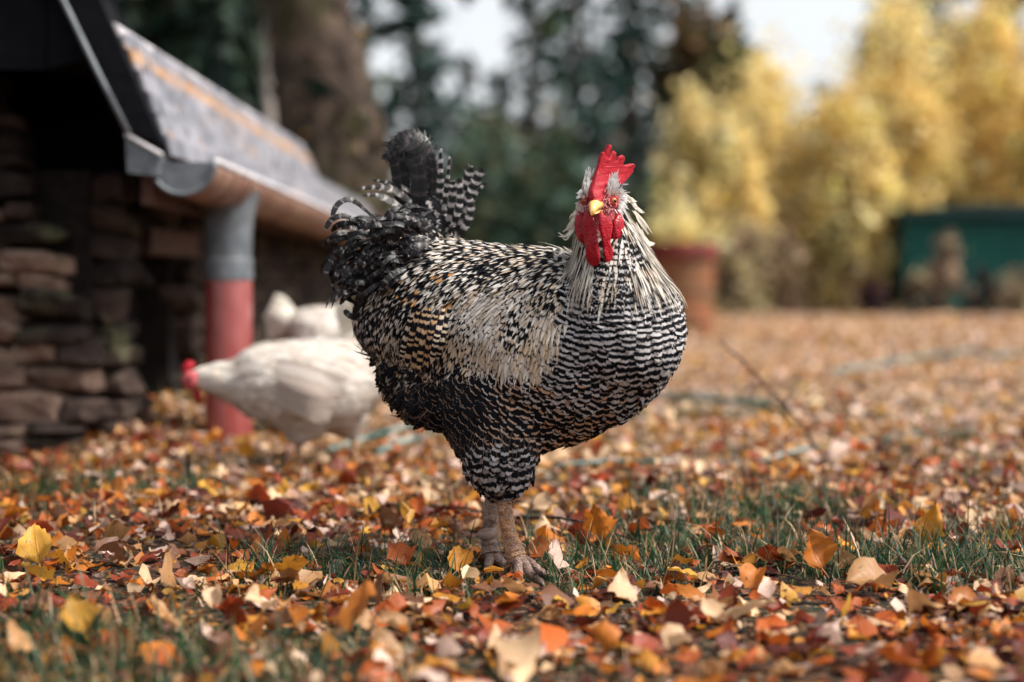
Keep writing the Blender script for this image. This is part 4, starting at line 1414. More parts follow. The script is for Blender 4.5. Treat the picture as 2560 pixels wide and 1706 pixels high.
THROAT = B(1535, 585, .09)
HEADC = B(1502, 470, .085)
CREAM = [(0.54, 0.47, 0.40), (0.60, 0.545, 0.49), (0.45, 0.355, 0.265), (0.64, 0.60, 0.56)]
WHITE = [(0.44, 0.42, 0.42), (0.38, 0.36, 0.36), (0.50, 0.475, 0.465)]
FR = random.Random(21)


def jit(c, s=.1):
    k = math.exp(FR.gauss(0, s))
    return tuple(min(.9, x * k) for x in c)


sets = {n: Plumes() for n in ('hackle', 'breast_plumage', 'wing_plumage', 'saddle_plumage', 'belly_plumage', 'thigh_plumage', 'rump_plumage')}


coarse = set((id(q[0])) for q in body_samples)


def in_hackle(px, py, p):
    if py < 470 or py > 735: return False
    d = (p - HEADC).length
    lim = 0.100 if px < 1450 else 0.128 if px < 1500 else 0.125 if px < 1570 else 0.150
    if 1488 < px < 1590 - max(0, py - 640) * .45 and py > 560 and p.y < RY - .11: return False      # bare throat and bib
    return px > 1385 + max(0, (640 - py)) * .55 and px < 1720 and d < lim


for p, no in body_samples + [q for q in fine_samples if (topx(q[0])[0] < 1445 and FR.random() < .42) or (1470 < topx(q[0])[0] < 1615 and 560 < topx(q[0])[1] < 745)]:
    px, py = topx(p)
    if (px < 1445 and py >= wing_edge(px)) and id(p) not in coarse: continue
    if px >= 1445 and id(p) not in coarse and p.y > RY - .05: continue
    if (p - B(1494, 512, .118)).length < 0.040: continue                 # bare face
    if 1434 < px < 1566 and py < 585 and p.y < RY - .095: continue
    if py < 470 and px > 1400: continue
    far_side = no.y > 0.25
    bl = noise.noise((p.x * 26, p.y * 26, p.z * 26 + 5))
    if in_hackle(px, py, p): continue
    if (px < 1445 and py < wing_edge(px)):
        d = flow_at(px, py)
        if no.y > .2: d = Vector((d.x, .1, d.z - .2)).normalized()
        d += Vector((FR.gauss(0, .08), FR.gauss(0, .08), FR.gauss(0, .08)))
        # how pale: shoulder of the wing is nearly all cream, back and saddle flecked, tail root black
        wingy = max(0, min(1, (px - 1085) / 150)) * max(0, min(1, (py - 655) / 70))
        if py < 596 and px < 1215: wingy, px = 0, 900
        taily = max(0, min(1, (1050 + (640 - py) * .9 - px) / 110 + .1)) if py < 760 else max(0, min(1, (965 - px) / 60))
        if taily > .55 + .2 * bl:
            L, wd = FR.uniform(.030, .05), FR.uniform(.0045, .0075)
            sp, nr = march(bvh, p, d, L, 6, .001, .16, -.04)
            ph = FR.random()
            sets['rump_plumage'].feather(sp, nr, wd, jit((.30, .27, .26), .3), [ph + i * .22 for i in range(6)], FR.choice([.05, .1, .18, .3]), FR.random(), 'round')
            continue
        ratio = .36 + .32 * bl + .44 * wingy
        if py < 680 and px > 1150: ratio = .38 + .35 * bl
        if wingy > .5 and bl < -.25 and FR.random() < .5: ratio = .35
        base = FR.choice(CREAM)
        if 1020 < px < 1200 and 620 < py < 800 and FR.random() < .07: base = (.50, .24, .08)
        if py > 800 and FR.random() < .35: base = (.58, .44, .30)
        L = FR.uniform(.042, .062) if wingy < .5 else FR.uniform(.036, .052)
        wd = FR.uniform(.0022, .0040) if wingy > .5 else FR.uniform(.0026, .0046)
        sp, nr = march(bvh, p, d, L, 6, .0015, .13)
        sc_ = FR.uniform(32, 52) if wingy < .5 else FR.uniform(40, 75)
        ph = FR.random()
        tgt = sets['wing_plumage'] if wingy > .4 or py > 860 else sets['saddle_plumage']
        tgt.feather(sp, nr, wd, jit(base), [ph + i / 5 * L * sc_ for i in range(6)], max(.06, min(1.3, ratio)), FR.random(), 'lance')
        continue
    # barred underside, bars ringing the throat
    d = (p - THROAT); dist = d.length
    thigh = 1165 < px < 1345 and py > 1075 + abs(px - 1255) * .3
    rear = px < 1075 and py > 850
    if thigh:
        dirv = Vector(((px - 1255) * .002, 0, -1)); spc = .0125; L = FR.uniform(.024, .034); wd = FR.uniform(.006, .008); ratio = .40 + .15 * bl
        base = FR.choice([(.40, .38, .39), (.30, .27, .27)]); tg = 'thigh_plumage'; lift = .27; shape = 'round'
    elif rear:
        dirv = Vector((-.75, .1, -.6)); spc = .012; L = FR.uniform(.03, .045); wd = FR.uniform(.004, .006); ratio = .12 + .1 * bl
        base = FR.choice([(.30, .19, .12), (.22, .15, .11), (.16, .12, .10)]); tg = 'rump_plumage'; lift = .32; shape = 'lance'
    else:
        dirv = d.normalized() + Vector((-.12, 0, -.1)); L = FR.uniform(.030, .040); wd = FR.uniform(.0075, .0105)
        up = max(0, min(1, (py - 860 - (px - 1400) * .35) / 220))     # lower belly and flank darker, buff bars
        flank = max(0, min(1, (1330 - px) / 160))
        spc = .0088 + .0025 * up; ratio = .43 - .14 * up - .33 * flank + .14 * bl
        base = FR.choice(WHITE) if FR.random() > up * .85 else FR.choice([(.46, .29, .19), (.40, .27, .19), (.5, .36, .27)])
        tg = 'breast_plumage' if up < .5 else 'belly_plumage'; lift = .12; shape = 'round'
        if 1470 < px < 1610 and py < 735:
            ratio = .36 + .4 * bl; wd = FR.uniform(.0018, .0034); L *= 1.1; shape = 'lance'; lift = .09
            if FR.random() < .30: base, ratio = FR.choice(CREAM), .8
    sp, nr = march(bvh, p, dirv + Vector((FR.gauss(0, .13), FR.gauss(0, .13), FR.gauss(0, .13))), L * FR.uniform(.85, 1.15), 6, .001, lift * FR.uniform(.7, 1.7))
    ratio *= FR.uniform(.75, 1.2)
    q = FR.gauss(0, .11 if tg != 'thigh_plumage' else .28) + .9 * noise.noise((p.x * 9, p.y * 9, p.z * 9))
    ref = THROAT if not thigh else B(1255, 900, .03)
    ph = [((x - ref).length / spc + q + .34 * noise.noise((x.x * 55, x.y * 55, x.z * 55))) for x in sp]
    if rear: ph = [FR.random() + i * .4 for i in range(6)]
    sets[tg].feather(sp, nr, wd, jit(base), ph, max(.05, ratio), FR.random(), shape)

# neck hackle: long narrow cream feathers with a dark streak, over everything else
for p, no in neck_samples:
    px, py = topx(p)
    if not in_hackle(px, py, p): continue
    if (p - B(1494, 515, .118)).length < 0.038: continue
    d = (p - HEADC).normalized() + Vector((0, 0, -1.25))
    fl = (px - 1520) / 120
    d += Vector((.25 * fl, 0, 0)) + Vector((FR.gauss(0, .07), FR.gauss(0, .07), FR.gauss(0, .05)))
    t = max(0, min(1, (py - 490) / 190))
    L = (.026 + (.046 if px < 1470 else .036) * t) * FR.uniform(.6, 1.2)
    sp, nr = march(bvh, p, d, L, 7, .0025, .085 + .05 * FR.random(), .03)
    base = FR.choice(CREAM + [(.64, .60, .54), (.60, .53, .45)])
    ratio = 1.3 if FR.random() < .42 else FR.uniform(.15, .75)
    ph = FR.random()
    sets['hackle'].feather(sp, nr, FR.uniform(.0006, .0013), jit(base, .2), [ph + i * .17 for i in range(7)], ratio, FR.random(), 'lance', .1)
# loose hackle tips standing off the outline of the neck
for (x0, y0, x1, y1, x2, y2, c) in [(1590, 560, 1612, 600, 1634, 612, .06), (1585, 530, 1605, 560, 1624, 585, .05), (1575, 500, 1590, 520, 1606, 532, .06), (1565, 488, 1578, 497, 1592, 506, .06),
                                   (1440, 560, 1418, 590, 1402, 594, .06), (1446, 530, 1428, 565, 1410, 580, .06), (1452, 520, 1440, 535, 1424, 552, .07), (1600, 580, 1618, 610, 1636, 608, .07), (1460, 495, 1450, 505, 1443, 512, .08)]:
    for k in range(5):
        o = [FR.gauss(0, 4) for _ in range(6)]
        sp = catmull([B(x0 + o[0], y0 + o[1], c), B(x1 + o[2], y1 + o[3], c + .005), B(x2 + o[4], y2 + o[5], c)], 7)
        sets['hackle'].feather(sp, [Vector((0, -1, .2)).normalized()] * 7, FR.uniform(.0012, .002), jit((.78, .71, .60)), [.5] * 7, 1.3, FR.random(), 'lance', .1)
# wing flight feathers hanging below the cream shoulder
for k in range(11):
    x = 1005 + k * 15 + FR.uniform(-4, 4)
    sp = catmull([B(x + 28, 770, .075 - .02), B(x + 8, 850 + FR.uniform(-8, 8), .072 - .014 * abs(k - 5) / 3), B(x - 4, 905 + 30 * math.sin(k * .6) + FR.uniform(-8, 8), .06 - .014 * abs(k - 5) / 3)], 9)
    sets['wing_plumage'].feather(sp, [Vector((-.1, -1, .1)).normalized()] * 9, .0045, FR.choice([(.42, .27, .15), (.50, .40, .30), (.36, .22, .12)]), [FR.random() + i * .95 for i in range(9)], .42, FR.random(), 'blunt', .2)
# downy fringes at the rear, thigh and belly
for p, no in body_samples:
    px, py = topx(p)
    if (px < 1090 and py > 830) or (py > 1060 and px < 1350):
        if FR.random() < .8:
            d = Vector((FR.gauss(0, .22) - (.7 if px < 1090 else 0), FR.gauss(0, .25), FR.gauss(-.7, .2)))
            sp, nr = march(bvh, p, d, FR.uniform(.018, .034), 5, .003, .45 if px < 1090 else .3)
            sets['thigh_plumage' if px > 1090 else 'rump_plumage'].feather(sp, nr, .0006, jit((.075, .058, .05), .5), [.5] * 5, 1.3, FR.random(), 'hair', 0)
for n, pl in sets.items(): pl.build(n, M['feather'], rooster)


# tail: every large feather a part
def tail_feather(pts, width, light, ratio, per, shape='round', cols=7, n=18, nrm=(0, -1, .15), camber=.07, phase=None, roll=0.0):
    sp = catmull([B(*p) for p in pts], n)
    pl = Plumes()
    base = Vector(nrm).normalized()
    nr = []
    for i in range(n):
        t = (sp[min(i + 1, n - 1)] - sp[max(i - 1, 0)]).normalized()
        v = base - t * base.dot(t)
        if v.length < .1: v = Vector((0, 0, 1)) - t * t.z
        v = v.normalized()
        v = Matrix.Rotation(roll * i / n, 3, t) @ v
        nr.append(v)
    L = sum((sp[i + 1] - sp[i]).length for i in range(n - 1))
    ph = FR.random() if phase is None else phase
    phs = [ph + (i / (n - 1)) * L / per for i in range(n)]
    big = cols >= 5
    pl.feather(sp, nr, width / PXM * (.80 if big else .9), light, phs, ratio, FR.random(), shape, camber, cols)
    m = 46 if big else 12
    for k in range(2 * m):                          # single barbs breaking the edge of the vane
        side = 1 if k % 2 else -1
        s0 = ((k // 2) + FR.random()) / m * .93 + .04
        f = s0 * (n - 1); i = min(int(f), n - 2); u = f - i
        p = sp[i].lerp(sp[i + 1], u); t = (sp[i + 1] - sp[i]).normalized(); x = t.cross(nr[i]).normalized() * side
        w = width / PXM * (.55 + .45 * min(1, s0 / .3)) * (1.0 if s0 < .75 else math.sqrt(max(.1, 1 - ((s0 - .75) / .3) ** 2))) * (.55 if shape == 'lance' and s0 > .6 else 1)
        e = p + x * w * FR.uniform(.9, 1.22) + t * w * FR.uniform(.5, 1.0)
        mid = p + x * w * .55 + t * w * .22
        up = nr[i] * (.0009 + .0006 * FR.random())
        q = phs[i] + (phs[i + 1] - phs[i]) * u
        pl.feather([p + up, mid + up * 1.6, e + up * .2], [nr[i]] * 3, .0010 if big else .0006, jit(light, .25), [q, q + .05, q + .1], ratio, FR.random(), 'hair', 0, 2)
    return pl.build('tail_feather', M['tail_feather'], rooster, None)


BRN = (.040, .030, .029)
# broad dark sickles arching over
tail_feather([(1075, 560, -.12), (1076, 470, -.12), (1074, 390, -.12), (1050, 342, -.12), (1008, 338, -.12), (976, 372, -.12)], 21, BRN, .2, .020, 'round', nrm=(.1, -.8, .5), roll=.3)
tail_feather([(1060, 560, -.11), (1062, 470, -.11), (1060, 400, -.11), (1040, 350, -.11), (1005, 350, -.11), (985, 385, -.11)], 24, BRN, .2, .022, 'round', nrm=(.1, -.8, .5))
tail_feather([(1040, 560, -.10), (1042, 470, -.10), (1043, 400, -.10), (1030, 366, -.10), (1008, 362, -.10), (996, 380, -.10)], 28, BRN, .2, .024, 'round', nrm=(0, -.9, .4))
tail_feather([(1015, 560, -.105), (1010, 470, -.105), (1004, 400, -.105), (990, 362, -.105), (970, 372, -.105)], 22, BRN, .2, .022, 'round', nrm=(0, -.9, .3))
tail_feather([(1000, 560, -.095), (994, 480, -.095), (988, 420, -.095), (975, 385, -.095), (962, 402, -.095)], 15, BRN, .2, .018, 'round', nrm=(-.2, -.9, .3))
tail_feather([(1050, 560, -.09), (1048, 490, -.085), (1046, 430, -.085), (1036, 398, -.085)], 24, BRN, .2, .024, 'round')
tail_feather([(1080, 580, -.10), (1084, 500, -.10), (1085, 440, -.10), (1080, 385, -.10)], 12, BRN, .2, .02, 'blunt')
# dark fan filling the tail root
for k in range(20):
    a = math.radians(172 - k * 6.0); L = FR.uniform(105, 165) * (.8 if 40 < math.degrees(a) < 80 else 1)
    x0, y0 = 1075 + FR.uniform(-25, 25), 615 + FR.uniform(-10, 15); c = -.125 + FR.uniform(0, .02)
    tail_feather([(x0, y0, c), (x0 + math.cos(a) * L * .5, y0 - math.sin(a) * L * .55, c + .005), (x0 + math.cos(a + .12) * L, y0 - math.sin(a + .12) * L * .92, c)], FR.uniform(14, 22), jit((.10, .085, .08), .3), FR.choice([.05, .15, .25]), .018, 'round', 5, 10)
# barred spikes on the right
for pts, w, sh in [
    ([(1090, 560, -.10), (1098, 490, -.10), (1101, 430, -.10), (1101, 368, -.10)], 12.5, 'lance'), ([(1105, 560, -.095), (1114, 490, -.095), (1120, 440, -.095), (1124, 388, -.095)], 8.5, 'lance'),
    ([(1120, 590, -.10), (1145, 520, -.10), (1165, 465, -.10), (1180, 414, -.10)], 15, 'blunt'), ([(1130, 590, -.095), (1160, 520, -.095), (1182, 470, -.095), (1207, 419, -.095)], 13, 'blunt'),
    ([(1140, 590, -.09), (1165, 530, -.09), (1190, 485, -.09), (1219, 454, -.09)], 8, 'lance'), ([(1112, 590, -.09), (1126, 530, -.085), (1132, 480, -.085), (1130, 452, -.085)], 11, 'round'),
    ([(1115, 600, -.085), (1140, 545, -.08), (1150, 500, -.08), (1148, 446, -.08)], 10, 'round'), ([(1125, 620, -.085), (1160, 570, -.08), (1176, 530, -.08), (1172, 492, -.08)], 11, 'round')]:
    tail_feather(pts, w, jit((.45, .41, .40)), .36, .0165, sh, camber=.12)
# barred feathers pointing left
for pts, w in [([(1040, 520, -.10), (990, 478, -.09), (945, 468, -.085), (895, 474, -.08)], 15), ([(1050, 500, -.11), (1000, 465, -.10), (960, 455, -.10), (930, 452, -.10)], 8), ([(1030, 540, -.09), (980, 505, -.08), (940, 488, -.075), (905, 490, -.07)], 13)]:
    tail_feather(pts, w, jit((.26, .23, .22)), .28, .0165, 'lance', nrm=(0, -.7, .7))
# curled coverts spilling to the left and down
for k in range(130):
    f = k / 130
    rx = FR.uniform(895, 1085); ry = 510 + (1075 - rx) * .35 + FR.uniform(0, 165)
    L = FR.uniform(70, 135); a = math.radians(FR.uniform(150, 215)); cv = FR.uniform(.9, 3.4)
    c0 = FR.uniform(-.07, -.015) + (0.01 if rx > 950 else 0)
    pts = []
    x, y = rx, ry
    for i in range(6):
        pts.append((x, y, c0 + .022 * math.sin(i / 5 * 2.6)))
        x += math.cos(a) * L / 5; y -= math.sin(a) * L / 5
        a += cv / 5 * (0.4 + i * .3)
    tail_feather(pts, FR.uniform(6, 10), jit((.20, .17, .165), .35), FR.choice([0, 0, .06, .12, .2]), FR.uniform(.012, .026), 'lance' if k % 3 else 'round', 3, 12, (FR.uniform(-.5, .4), -1, FR.uniform(-.1, .9)), .2, None, FR.uniform(-.6, .6))
for pts in [[(900, 560, -.03), (862, 540, -.02), (830, 548, -.015), (813, 575, -.01)], [(890, 640, -.03), (850, 632, -.02), (826, 655, -.015), (812, 692, -.01)], [(880, 600, -.03), (845, 590, -.02), (838, 620, -.02), (850, 650, -.02)],
            [(900, 690, -.03), (858, 690, -.02), (840, 668, -.02), (845, 640, -.015)], [(930, 540, -.04), (880, 500, -.03), (845, 510, -.02), (828, 545, -.01)], [(890, 760, -.03), (865, 740, -.02), (858, 715, -.02)], [(900, 800, -.03), (876, 790, -.02), (860, 776, -.02)]]:
    tail_feather(pts, 8.5, (.20, .175, .17), .10, .018, 'round', 3, 14, (0, -1, .4), .2)
# pale slivers lying over the tail root
slv = Plumes()
for k in range(150):
    x = FR.uniform(960, 1190); y = FR.uniform(605, 680) if x > 1000 else FR.uniform(620, 720)
    a = math.radians(FR.uniform(160, 235)); L = FR.uniform(28, 60)
    sp = [B(x + math.cos(a) * L * s, y - math.sin(a) * L * s + 8 * s * s, -.045 + .012 * s + (x - 1000) * .00006) for s in (0, .25, .5, .75, 1)]
    slv.feather(sp, [Vector((0, -1, .4)).normalized()] * 5, FR.uniform(.0012, .0028), jit(FR.choice(CREAM)), [FR.random() + i * .3 for i in range(5)], FR.choice([.5, .7, 1.3]), FR.random(), 'lance', .2)
slv.build('saddle_hackle', M['feather'], rooster)


# head furniture
def pillow(name, outline, c_mid, th, mat, parent, slant=(0, 0), rings=7, closed_back=True):
    """a fleshy lobe: outline in the picture, rounded over to a real thickness; slant tilts it in depth"""
    n = len(outline)
    sm_ = []
    pts = [Vector((x, y, 0)) for x, y in outline]
    for i in range(n):                              # round the outline
        for s in (0, .25, .5, .75):
            a, b_, c, d = pts[i - 1], pts[i], pts[(i + 1) % n], pts[(i + 2) % n]
            sm_.append(0.5 * ((2 * b_) + (c - a) * s + (2 * a - 5 * b_ + 4 * c - d) * s * s + (3 * b_ - a - 3 * c + d) * s ** 3))
    cx = sum(p.x for p in sm_) / len(sm_); cy = sum(p.y for p in sm_) / len(sm_)
    m = len(sm_)
    vs, fs = [], []
    for side in (1, -1):
        for r_ in range(rings):
            k = math.sin(math.pi / 2 * (1 - r_ / rings)) if r_ else 1.0
            h = th * math.sqrt(max(0, 1 - k ** 3)) * side
            for j, p in enumerate(sm_):
                x, y = cx + (p.x - cx) * k, cy + (p.y - cy) * k
                c = c_mid + h + slant[0] * (x - cx) / PXM + slant[1] * (y - cy) / PXM + .0022 * noise.noise((x * .07, y * .025, side * 3.0 + c_mid * 90)) + .0009 * noise.noise((x * .2, y * .09, side * 7.0))
                vs.append(B(x, y, c) - RO)
        x, y = cx, cy
        vs.append(B(cx, cy, c_mid + th * side) - RO)
    per = rings * m + 1
    for si in (0, 1):
        o = si * per
        for r_ in range(rings - 1):
            for j in range(m):
                q = [o + r_ * m + j, o + r_ * m + (j + 1) % m, o + (r_ + 1) * m + (j + 1) % m, o + (r_ + 1) * m + j]
                fs.append(q if si else q[::-1])
        for j in range(m):
            q = [o + (rings - 1) * m + j, o + (rings - 1) * m + (j + 1) % m, o + per - 1]
            fs.append(q if si else q[::-1])
    for j in range(m):                              # weld the rim
        fs.append([j, (j + 1) % m, per + (j + 1) % m, per + j])
    me = bpy.data.meshes.new(name); me.from_pydata([tuple(v) for v in vs], [], fs)
    bm = bmesh.new(); bm.from_mesh(me); bmesh.ops.remove_doubles(bm, verts=bm.verts, dist=.00002); bmesh.ops.recalc_face_normals(bm, faces=bm.faces); bm.to_mesh(me); bm.free()
    me.polygons.foreach_set('use_smooth', np.ones(len(me.polygons), dtype=bool))
    return link(name, me, mat, parent)


pillow('ear_lobe', [(1446, 528), (1438, 546), (1436, 566), (1440, 592), (1452, 606), (1464, 606), (1466, 570), (1462, 540)], .112, .008, M['wattle'], rooster, (.5, 0))
pillow('ear_lobe', [(1552, 536), (1561, 560), (1561, 584), (1551, 604), (1536, 611), (1528, 592), (1530, 563), (1538, 542)], .114, .008, M['wattle'], rooster, (-.5, 0))
pillow('wattle', [(1470, 528), (1456, 540), (1454, 560), (1459, 590), (1463, 622), (1467, 652), (1484, 667), (1497, 660), (1500, 642), (1497, 614), (1490, 578), (1484, 545)], .134, .0048, M['wattle'], rooster, (.5, -.08))
pillow('wattle', [(1500, 528), (1518, 541), (1532, 560), (1529, 589), (1526, 606), (1534, 632), (1533, 656), (1524, 665), (1514, 656), (1508, 627), (1503, 595), (1496, 560)], .136, .0048, M['wattle'], rooster, (-.55, -.08))

# comb: one fleshy blade with five points, standing at an angle to the view
comb_out = [(1478, 500), (1477, 480), (1483, 458), (1489, 440), (1495, 422), (1500, 402), (1505, 388), (1509, 389), (1511, 394), (1515, 380), (1520, 369), (1525, 371), (1523, 384), (1517, 402), (1520, 403), (1527, 390), (1533, 383),
            (1538, 387), (1537, 397), (1536, 406), (1540, 406), (1547, 395), (1553, 391), (1558, 394), (1558, 402), (1555, 414), (1562, 414), (1574, 410), (1583, 409), (1585, 414), (1582, 420), (1582, 427), (1576, 434), (1566, 446),
            (1553, 458), (1540, 462), (1528, 470), (1514, 488), (1498, 503), (1488, 507)]
cu = bpy.data.curves.new('comb', 'CURVE'); cu.dimensions = '2D'; cu.fill_mode = 'BOTH'; cu.extrude = 0.0010; cu.bevel_depth = 0.0022; cu.bevel_resolution = 3; cu.offset = -0.0012
spl = cu.splines.new('POLY'); spl.points.add(len(comb_out) - 1); spl.use_cyclic_u = True
for i, (x, y) in enumerate(comb_out): spl.points[i].co = ((x - 1492) / PXM * 1.38, (500 - y) / PXM, 0, 1)
tmp = bpy.data.objects.new('comb_outline', cu); C.objects.link(tmp)
cm = bpy.data.meshes.new_from_object(tmp.evaluated_get(bpy.context.evaluated_depsgraph_get()))
bpy.data.objects.remove(tmp)
bm = bmesh.new(); bm.from_mesh(cm)
bmesh.ops.remove_doubles(bm, verts=bm.verts, dist=.0001)
bmesh.ops.triangulate(bm, faces=bm.faces[:])
bmesh.ops.subdivide_edges(bm, edges=[e for e in bm.edges if e.calc_length() > .006], cuts=2, use_grid_fill=True)
rot = Matrix.Rotation(R(43), 3, 'Z') @ Matrix.Rotation(R(90), 3, 'X')
o0 = B(1492, 500, .124)
for v in bm.verts:
    thick = max(0.0, 1 - v.co.y / .04)                       # fleshier towards the base and the brow
    v.co.z *= 1 + 1.7 * thick * max(0, 1 - abs(v.co.x) / .022)
    w = rot @ v.co
    v.co = o0 + w + Vector((0, .006 * math.sin(v.co.y * 45), 0)) + Vector((noise.noise(v.co * 220), noise.noise(v.co * 220 + Vector((5, 5, 5))), 0)) * .0012 - RO
bmesh.ops.recalc_face_normals(bm, faces=bm.faces)
cm2 = bpy.data.meshes.new('comb'); bm.to_mesh(cm2); bm.free()
cm2.polygons.foreach_set('use_smooth', np.ones(len(cm2.polygons), dtype=bool))
link('comb', cm2, M['comb'], rooster)


def loft(rings, n=16):
    vs, fs = [], []
    for (x, y, c, rx, ry) in rings:
        for k in range(n):
            a = 2 * math.pi * k / n
            vs.append(B(x + rx * math.cos(a), y - ry * math.sin(a), c) - RO)
    for i in range(len(rings) - 1):
        for k in range(n): fs.append([i * n + k, i * n + (k + 1) % n, (i + 1) * n + (k + 1) % n, (i + 1) * n + k])
    fs += [list(range(n))[::-1], list(range((len(rings) - 1) * n, len(rings) * n))]
    b = MB(); b.add(vs, fs)
    return b


bk = loft([(1491, 512, .116, 20, 14), (1489, 512, .128, 18, 14), (1486, 515, .140, 14, 13), (1483, 520, .149, 10.5, 12), (1481, 527, .155, 7, 9), (1480, 534, .157, 4, 5), (1480, 538, .156, 1.2, 1.5)]).build('beak', M['beak'], rooster, smooth=True)
loft([(1493, 527, .114, 17, 6), (1490, 530, .128, 13, 5), (1486, 533, .140, 8, 4), (1484, 535, .147, 3, 2)]).build('lower_mandible', M['beak'], bk, smooth=True)
for s in (-1, 1):
    loft([(1487 + s * 9, 511, .135, 3.2, 1.7), (1487 + s * 8.4, 511, .139, 1.6, .8)], 8).build('nostril', M['pupil'], bk, smooth=True)


def eye(px, py, c, out, r_px):
    ctr = B(px, py, c); out = Vector(out).normalized()
    r_ = r_px / PXM
    bm = bmesh.new(); bmesh.ops.create_uvsphere(bm, u_segments=20, v_segments=14, radius=r_, matrix=Matrix.Translation(ctr - RO))
    me = bpy.data.meshes.new('eye'); bm.to_mesh(me); bm.free(); me.polygons.foreach_set('use_smooth', np.ones(len(me.polygons), dtype=bool))
    e = link('eye', me, M['iris'], rooster)
    bm = bmesh.new(); bmesh.ops.create_uvsphere(bm, u_segments=16, v_segments=10, radius=r_ * .55, matrix=Matrix.Translation(ctr + out * r_ * .58 - RO))
    me = bpy.data.meshes.new('pupil'); bm.to_mesh(me); bm.free(); me.polygons.foreach_set('use_smooth', np.ones(len(me.polygons), dtype=bool))
    link('pupil', me, M['pupil'], e)
    a = out.cross(Vector((0, 0, 1))).normalized(); u = a.cross(out)
    for nm, rr, th, sq in (('eyelid', 1.08, .20, .95), ('eye_ring', 1.42, .30, 1.0)):
        b = MB()
        b.tube([ctr + out * r_ * (.30 if nm == 'eyelid' else .05) + (a * math.cos(t) + u * math.sin(t) * sq) * r_ * rr for t in np.linspace(0, 2 * math.pi, 21)], r_ * th, 8, False)
        b.build(nm, M['comb'] if nm == 'eyelid' else M['face'], e, smooth=True, origin=RO)


eye(1533, 503, .1165, (.55, -.83, .02), 9.6)
eye(1459, 499, .110, (-.85, -.5, .0), 9.0)
# white tufts over the eyes and short white feathers round the cheeks
tuf = Plumes()


def tuft(x, y, dx, dy, c, n, L, sx, sy, w=.0011, col=(.90, .87, .84), sp_=.18):
    for _ in range(n):
        px, py = x + FR.gauss(0, sx), y + FR.gauss(0, sy)
        q, _, _, _ = bvh.find_nearest(B(px, py, c))
        a = math.atan2(dy, dx) + FR.gauss(0, sp_); l = L * FR.uniform(.6, 1.25)
        s0 = Vector((px, py))
        sp = [B(px + math.cos(a) * l * s, py + math.sin(a) * l * s, RY - q.y + .003 + .006 * math.sin(s * 2)) for s in (0, .33, .66, 1)]
        tuf.feather(sp, [Vector((0, -1, .1)).normalized()] * 4, w * FR.uniform(.6, 1.2), jit(col, .06), [.5] * 4, 1.3, FR.random(), 'lance', .1)


tuft(1466, 478, .15, -1, .12, 46, 26, 5, 6)
tuft(1470, 455, .12, -1, .115, 30, 24, 4, 7)
tuft(1530, 480, .25, -1, .125, 60, 26, 7, 6)
tuft(1530, 462, .3, -1, .120, 44, 26, 5, 7)
tuft(1550, 508, .5, .85, .105, 70, 20, 4, 13)
tuft(1548, 484, .85, -.2, .11, 30, 16, 5, 8)
tuft(1456, 482, -.6, .3, .11, 26, 14, 4, 6)
tuft(1452, 515, -.4, .9, .10, 30, 18, 4, 8, col=(.62, .5, .44))
tuft(1518, 522, .3, .95, .128, 40, 7, 14, 7, .0004, (.62, .28, .27), .5)
tuft(1515, 500, -.2, .6, .13, 26, 6, 7, 8, .0004, (.62, .28, .27), .6)
tuft(1464, 520, -.3, .9, .125, 30, 7, 8, 8, .0005, (.6, .4, .4), .5)
tuf.build('face_feathers', M['white_feather'], rooster)


# legs, toes and spurs
def shank(path, rads, mat, foot, toes, nm='leg'):
    sp = catmull([B(*p) for p in path], 46)
    rr = np.interp(np.linspace(0, 1, 46), np.linspace(0, 1, len(rads)), rads) / PXM
    n = 20
    vs = []
    sc_r = [FR.uniform(.08, .24) for _ in range(12)]
    for i, p in enumerate(sp):
        t = (sp[min(i + 1, 45)] - sp[max(i - 1, 0)]).normalized()
        f = (Vector((.45, -1, 0)) - t * Vector((.45, -1, 0)).dot(t)).normalized(); a = t.cross(f)
        for k in range(n):
            an = 2 * math.pi * k / n
            frt = max(0, math.cos(an)) ** .6
            q = (i + int(2 * math.sin(an + 1))) % 46
            scute = sc_r[(q // 4) % 12] * ((q % 4) / 3.0) * frt + .05 * noise.noise((an * 2, i * .45, 3.0))                       # overlapping scales down the front
            side = .05 * math.sin(an * 5 + i * 1.7) * (1 - frt)
            vs.append(p + (f * math.cos(an) + a * math.sin(an)) * rr[i] * (1 + scute + side) - RO)
    fs = [[i * n + k, i * n + (k + 1) % n, (i + 1) * n + (k + 1) % n, (i + 1) * n + k] for i in range(45) for k in range(n)]
    b = MB(); b.add(vs, fs)
    lg = b.build(nm, mat, rooster, smooth=True, sharp=55)
    for (dx, dy, L) in toes:
        f0 = B(*foot); d = Vector((dx, dy, 0)).normalized(); g = gh(f0.x, f0.y)
        pts = [f0, f0 + d * L * .3 + Vector((0, 0, -.004)), Vector(((f0 + d * L * .6).x, (f0 + d * L * .6).y, g + .016)), Vector(((f0 + d * L * .9).x, (f0 + d * L * .9).y, g + .010))]
        s2 = catmull(pts, 20)
        b = MB(); b.tube(s2, [.0085 * (1 - .35 * k / 19) * (1 + .10 * ((k % 3) / 2)) for k in range(20)], 10)
        te = b.build('toe', M['shank_dirt'], lg, smooth=True, origin=RO)
        e = s2[-1]
        b = MB(); b.tube([e - d * .004, e + d * .008 + Vector((0, 0, .001)), e + d * .018 - Vector((0, 0, .006))], [.0052, .0042, .0006], 8)
        b.build('claw', M['spur'], lg, smooth=True, origin=RO)
    return lg


